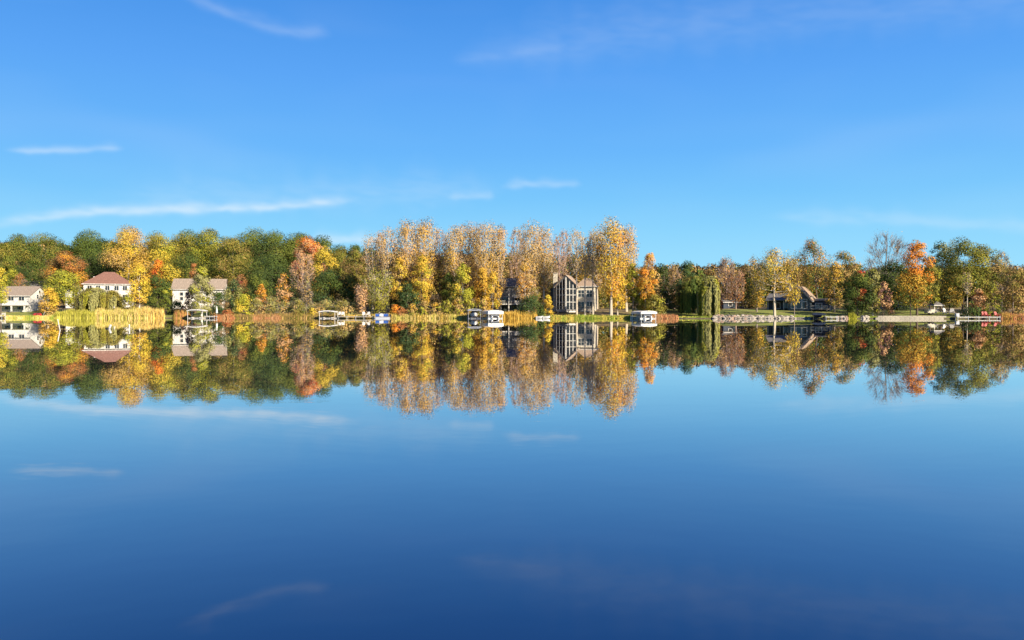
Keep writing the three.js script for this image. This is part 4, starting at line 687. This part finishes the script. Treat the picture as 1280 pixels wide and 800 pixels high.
{ const p = spot(271, 1.2), t = thing('patio_umbrella', 'folded white patio umbrella on the bank by the dock', 'umbrella', p.x, p.y, p.z); part('pole', rod(0, 0, 0, 0, 2.9, 0, 0.035), M.metal, t); part('cover', rod(0, 1.0, 0, 0, 2.8, 0, 0.3, 0.1, 9), M.vinyl, t); part('base', rod(0, -0.1, 0, 0, 0.12, 0, 0.4, 0.35, 12), M.white, t); }
{ const p = spot(686, -0.6), g = 'rowboats pulled up at the reeds'; for (const [b, lab, turn] of [[674.5, 'small white rowboat lying against the golden reeds', 1.5], [683, 'small white rowboat beside the narrow golden bush', 1.62]]) { const q = spot(b, -1.5), t = thing('rowboat', lab, 'boat', q.x, -0.06, q.z, turn, g); part('hull', hull(1.9, 1.0, 0.62), M.gel, t); part('thwart', [bx(0.85, 0.05, 0.25, 0, 0.66, 0.1), bx(0.85, 0.05, 0.25, 0, 0.63, -0.55)], M.wood, t); part('inside', bx(0.7, 0.03, 1.3, 0, 0.6, -0.2), M.black, t); } }
// stakes and buoys out in the lake
{ const t = thing('mooring_stake', 'tall white stake leaning in the water before the reeds', 'stake', -46.2, 0, -82); part('stick', rod(0.15, -1.4, 0, -0.37, 1.14, 0, 0.05, 0.045), M.white, t); }
{ const t = thing('mooring_stake', 'short upright white stake standing in the water', 'stake', -42.1, 0, -88); part('stick', rod(0, -1.4, 0, 0, 0.52, 0, 0.075), M.white, t); }
{ const t = thing('marker_buoy', 'tilted white marker buoy with a black float', 'buoy', -44.5, 0, -88.5); part('float', new THREE.SphereGeometry(0.2, 12, 8).scale(1.5, 0.45, 1).translate(-0.2, 0.0, 0), M.black, t); part('top', rod(-0.1, -0.1, 0, 0.12, 0.45, 0, 0.13, 0.11, 10), M.gel, t); }
// white patio furniture and grill by the pavilion
{ const g = 'white chairs by the pavilion'; for (const [b, off, turn, lab] of [[1183, 14, 0.4, 'white slatted chair on the grass next to the pavilion'], [1190, 13, -0.5, 'white slatted chair on the grass beside the white lounger']]) { const p = spot(b, off); chair(lab, p.x, p.y, p.z, turn, M.white, g).scale.setScalar(1.5); } }
{ const p = spot(1197, 12), t = thing('sun_lounger', 'white sun lounger on the grass past the garden chairs', 'sun lounger', p.x, p.y, p.z, 1.3); part('bed', bx(0.7, 0.12, 1.4, 0, 0.3, 0.3), M.white, t); part('backrest', bx(0.7, 0.1, 0.75, 0, 0.42, -0.68, 0, 0, 0.5), M.white, t); for (const x of [-0.3, 0.3]) for (const z of [-0.35, 0.85]) part('leg', bx(0.07, 0.36, 0.07, x, -0.05, z), M.white, t); }
{ const p = spot(1163, 12), t = thing('white_trailer', 'white covered trailer parked beside the pavilion', 'trailer', p.x, p.y, p.z, 0.15); part('box', bx(2.6, 0.95, 1.4, 0, 0.45, 0), M.cream, t); part('lid', bx(2.7, 0.08, 1.5, 0, 1.403, 0), M.white, t); for (const z of [-0.75, 0.75]) part('wheel', new THREE.CylinderGeometry(0.33, 0.33, 0.18, 14).rotateX(Math.PI / 2).translate(0.1, 0.33, z), M.rubber, t); part('drawbar', rod(-1.3, 0.5, 0, -2.1, 0.05, 0, 0.05), M.black, t); }

// ---------------------------------------------------------------- seawalls and stones
function stone(seed, s) { const r = rng(seed), g = new THREE.IcosahedronGeometry(s, 1), p = g.attributes.position; const k = r() * 50; for (let i = 0; i < p.count; i++) { const v = [p.getX(i), p.getY(i), p.getZ(i)], f = 1 + 0.5 * noise(v[0] / s * 0.9 + k, v[1] / s * 0.9, v[2] / s * 0.9); p.setXYZ(i, v[0] * f * 1.3, v[1] * f * 0.75, v[2] * f); } g.computeVertexNormals(); return uvBox(clean(g)); }
const stones = Array.from({ length: 6 }, (_, k) => stone(300 + k, 0.5));
function riprap(label, b0, b1, step, mats, seed, rows = 2, size = 1) {
  const c = spot((b0 + b1) / 2, 0), t = thing('stone_seawall', label, 'seawall', c.x, 0, c.z), r = rng(seed);
  for (let b = b0; b < b1; b += step) for (let k = 0; k < rows; k++) { const p = spot(b + (r() - 0.5) * step, -0.25 + k * 0.55 + r() * 0.3), m = meshOf('stone', stones[Math.floor(r() * 6)], mats[Math.floor(r() * mats.length)], t), s = size * (0.55 + 0.6 * r()); m.position.set(p.x - c.x, 0.06 + k * 0.36 * size + r() * 0.08, p.z - c.z); m.rotation.set(r() * 0.5, r() * 6, r() * 0.4); m.scale.setScalar(s); }
  return t;
}
riprap('rough pinkish stone edge along the lawn by the bright willow', 893, 938, 2.1, [M.stonePink, M.stone, M.stoneDark], 1, 3, 0.85);
riprap('pale boulder edge along the lawn before the navy house', 934, 990, 2.5, [M.stone, M.stone, M.concrete, M.stoneDark], 2, 2, 1.05);
riprap('low stone edge between the navy house lawn and navy lift', 990, 1013, 2.2, [M.stone, M.stoneDark], 3, 1, 0.8);
riprap('scattered pale stones past the low dock', 1046, 1060, 2.6, [M.stone, M.stonePink], 4, 2, 0.8);
riprap('few pale boulders under the dark round tree', 1078, 1084, 2.8, [M.concrete, M.stone], 5, 2, 1.0);
{ // block seawall
  const c = spot(1136, 0), t = thing('block_seawall', 'long pale concrete block seawall below the orange maple', 'seawall', c.x, 0, c.z), r = rng(6);
  for (let k = 0; k < 2; k++) for (let b = 1094 + k * 3; b < 1179; b += 6.1) { const p = spot(b, -0.2 + k * 0.22), q = spot(b + 6.1, -0.2 + k * 0.22), m = part('block', bx(Math.hypot(q.x - p.x, q.z - p.z) - 0.02, 0.43 + (r() - 0.5) * 0.03, 0.5), M.concrete, t); m.position.set((p.x + q.x) / 2 - c.x, -0.12 + k * 0.44, (p.z + q.z) / 2 - c.z); m.rotation.y = -Math.atan2(q.z - p.z, q.x - p.x); }
}

// ---------------------------------------------------------------- reeds and bank grass: stuff
function reeds(name, label, b0, b1, off0, off1, h0, h1, count, cols, seed) {
  const t = new Tris(), r = rng(seed);
  for (let k = 0; k < count; k++) {
    const b = lerp(b0, b1, r()), p = spot(b, lerp(off0, off1, r())), edge = Math.min(1, Math.min(b - b0, b1 - b) / 3.5 + 0.3 + 0.3 * noise(b * 0.7, seed)), h = lerp(h0, h1, r() ** 1.4) * edge * (0.75 + 0.5 * clamp(0.5 + 1.1 * noise(p.x * 0.5, seed, p.z * 0.3))), a = r() * 6.28, c0 = C[cols[Math.floor(clamp(0.5 + 0.7 * noise(p.x * 0.35, seed) + (r() - 0.5) * 0.7, 0, 0.999) * cols.length)]], v = 0.75 + 0.5 * r(), c = [c0[0] * v, c0[1] * v, c0[2] * v], w = 0.07 + 0.06 * r(), lx = (r() - 0.5) * 0.35 * h, lz = (r() - 0.5) * 0.35 * h, y = Math.max(p.y, -0.25) - 0.1;
    const q = [0, 2.09, 4.19].map((d) => [p.x + Math.cos(a + d) * w, y, p.z + Math.sin(a + d) * w]), tip = [p.x + lx, y + 0.1 + h, p.z + lz];
    for (let s = 0; s < 3; s++) t.tri(...q[s], ...q[(s + 1) % 3], ...tip, c);
  }
  const m = meshOf(numbered(name), t.geometry(), M.leaf, scene); m.userData = { label, category: 'reeds', kind: 'stuff' };
}
C.reed = [0.44, 0.40, 0.08]; C.straw = [0.64, 0.49, 0.18]; C.straw2 = [0.54, 0.36, 0.08]; C.brick = [0.46, 0.2, 0.09]; C.turf = [0.22, 0.29, 0.04]; C.fawn = [0.44, 0.26, 0.12];
reeds('reeds', 'tall yellow green reeds before the flat topped tree', 68, 122, -1.2, 2.5, 1.3, 2.0, 2600, ['reed', 'lime', 'reed'], 1);
reeds('reeds', 'tall straw yellow reeds below the golden tree', 118, 186, -1.2, 3, 1.4, 2.4, 3400, ['reed', 'straw', 'reed', 'straw'], 2);
reeds('reeds', 'pale straw reeds beside the small lawn', 170, 206, -1, 3, 1.2, 2.6, 1800, ['straw', 'straw2', 'straw'], 3);
reeds('reeds', 'orange brown reeds next to the birch boat lift', 216, 239, -0.6, 2, 0.4, 1.8, 800, ['straw2', 'brick', 'olive'], 4);
reeds('reeds', 'brick red plants on the bank by the patio umbrella', 266, 294, -0.5, 1.2, 0.3, 1.0, 1000, ['brick', 'rust', 'salmon'], 5);
reeds('reeds', 'brick red plants on the bank near the little orange tree', 315, 352, -0.5, 1.2, 0.3, 0.95, 1200, ['brick', 'salmon', 'rust'], 6);
reeds('reeds', 'mixed olive plants along the brushy bank', 290, 425, -0.3, 2.2, 0.4, 1.1, 2600, ['olive', 'brown', 'tan', 'olive'], 7);
reeds('reeds', 'straw coloured plants along the bank under the poplars', 420, 592, -0.3, 2, 0.35, 1.0, 3600, ['straw2', 'olive', 'straw', 'reed'], 8);
reeds('reeds', 'golden reeds in front of the decked house', 621, 672, -1.0, 2.2, 0.8, 1.7, 2400, ['straw2', 'gold', 'straw2', 'straw'], 9);
reeds('reeds', 'fresh green bank plants before the glass fronted house', 686, 790, -0.4, 1.8, 0.2, 0.75, 2800, ['turf', 'reed', 'straw2', 'reed'], 10);
reeds('reeds', 'brick orange plants beside the canopied lift on the lawn edge', 810, 848, -0.8, 1.6, 0.2, 0.95, 1300, ['brick', 'fawn', 'salmon'], 11);
reeds('reeds', 'tan orange reeds past the white dock', 1250, 1330, -0.8, 2.4, 0.7, 1.4, 2200, ['fawn', 'brick', 'straw2'], 12);
reeds('reeds', 'short grass fringe of the small lawns by the pale houses', -40, 70, -0.3, 1.5, 0.2, 0.6, 1800, ['straw', 'reed', 'turf'], 13);
reeds('reeds', 'yellow green tuft at the water before the dark round tree', 1059, 1071, -0.4, 1.2, 0.6, 1.5, 450, ['reed', 'lime'], 14);
reeds('reeds', 'short green grass fringe along the stone edged lawns', 838, 1095, 0.4, 3.5, 0.12, 0.32, 4500, ['turf', 'turf', 'mid', 'reed'], 15);

renderer.render(scene, camera);
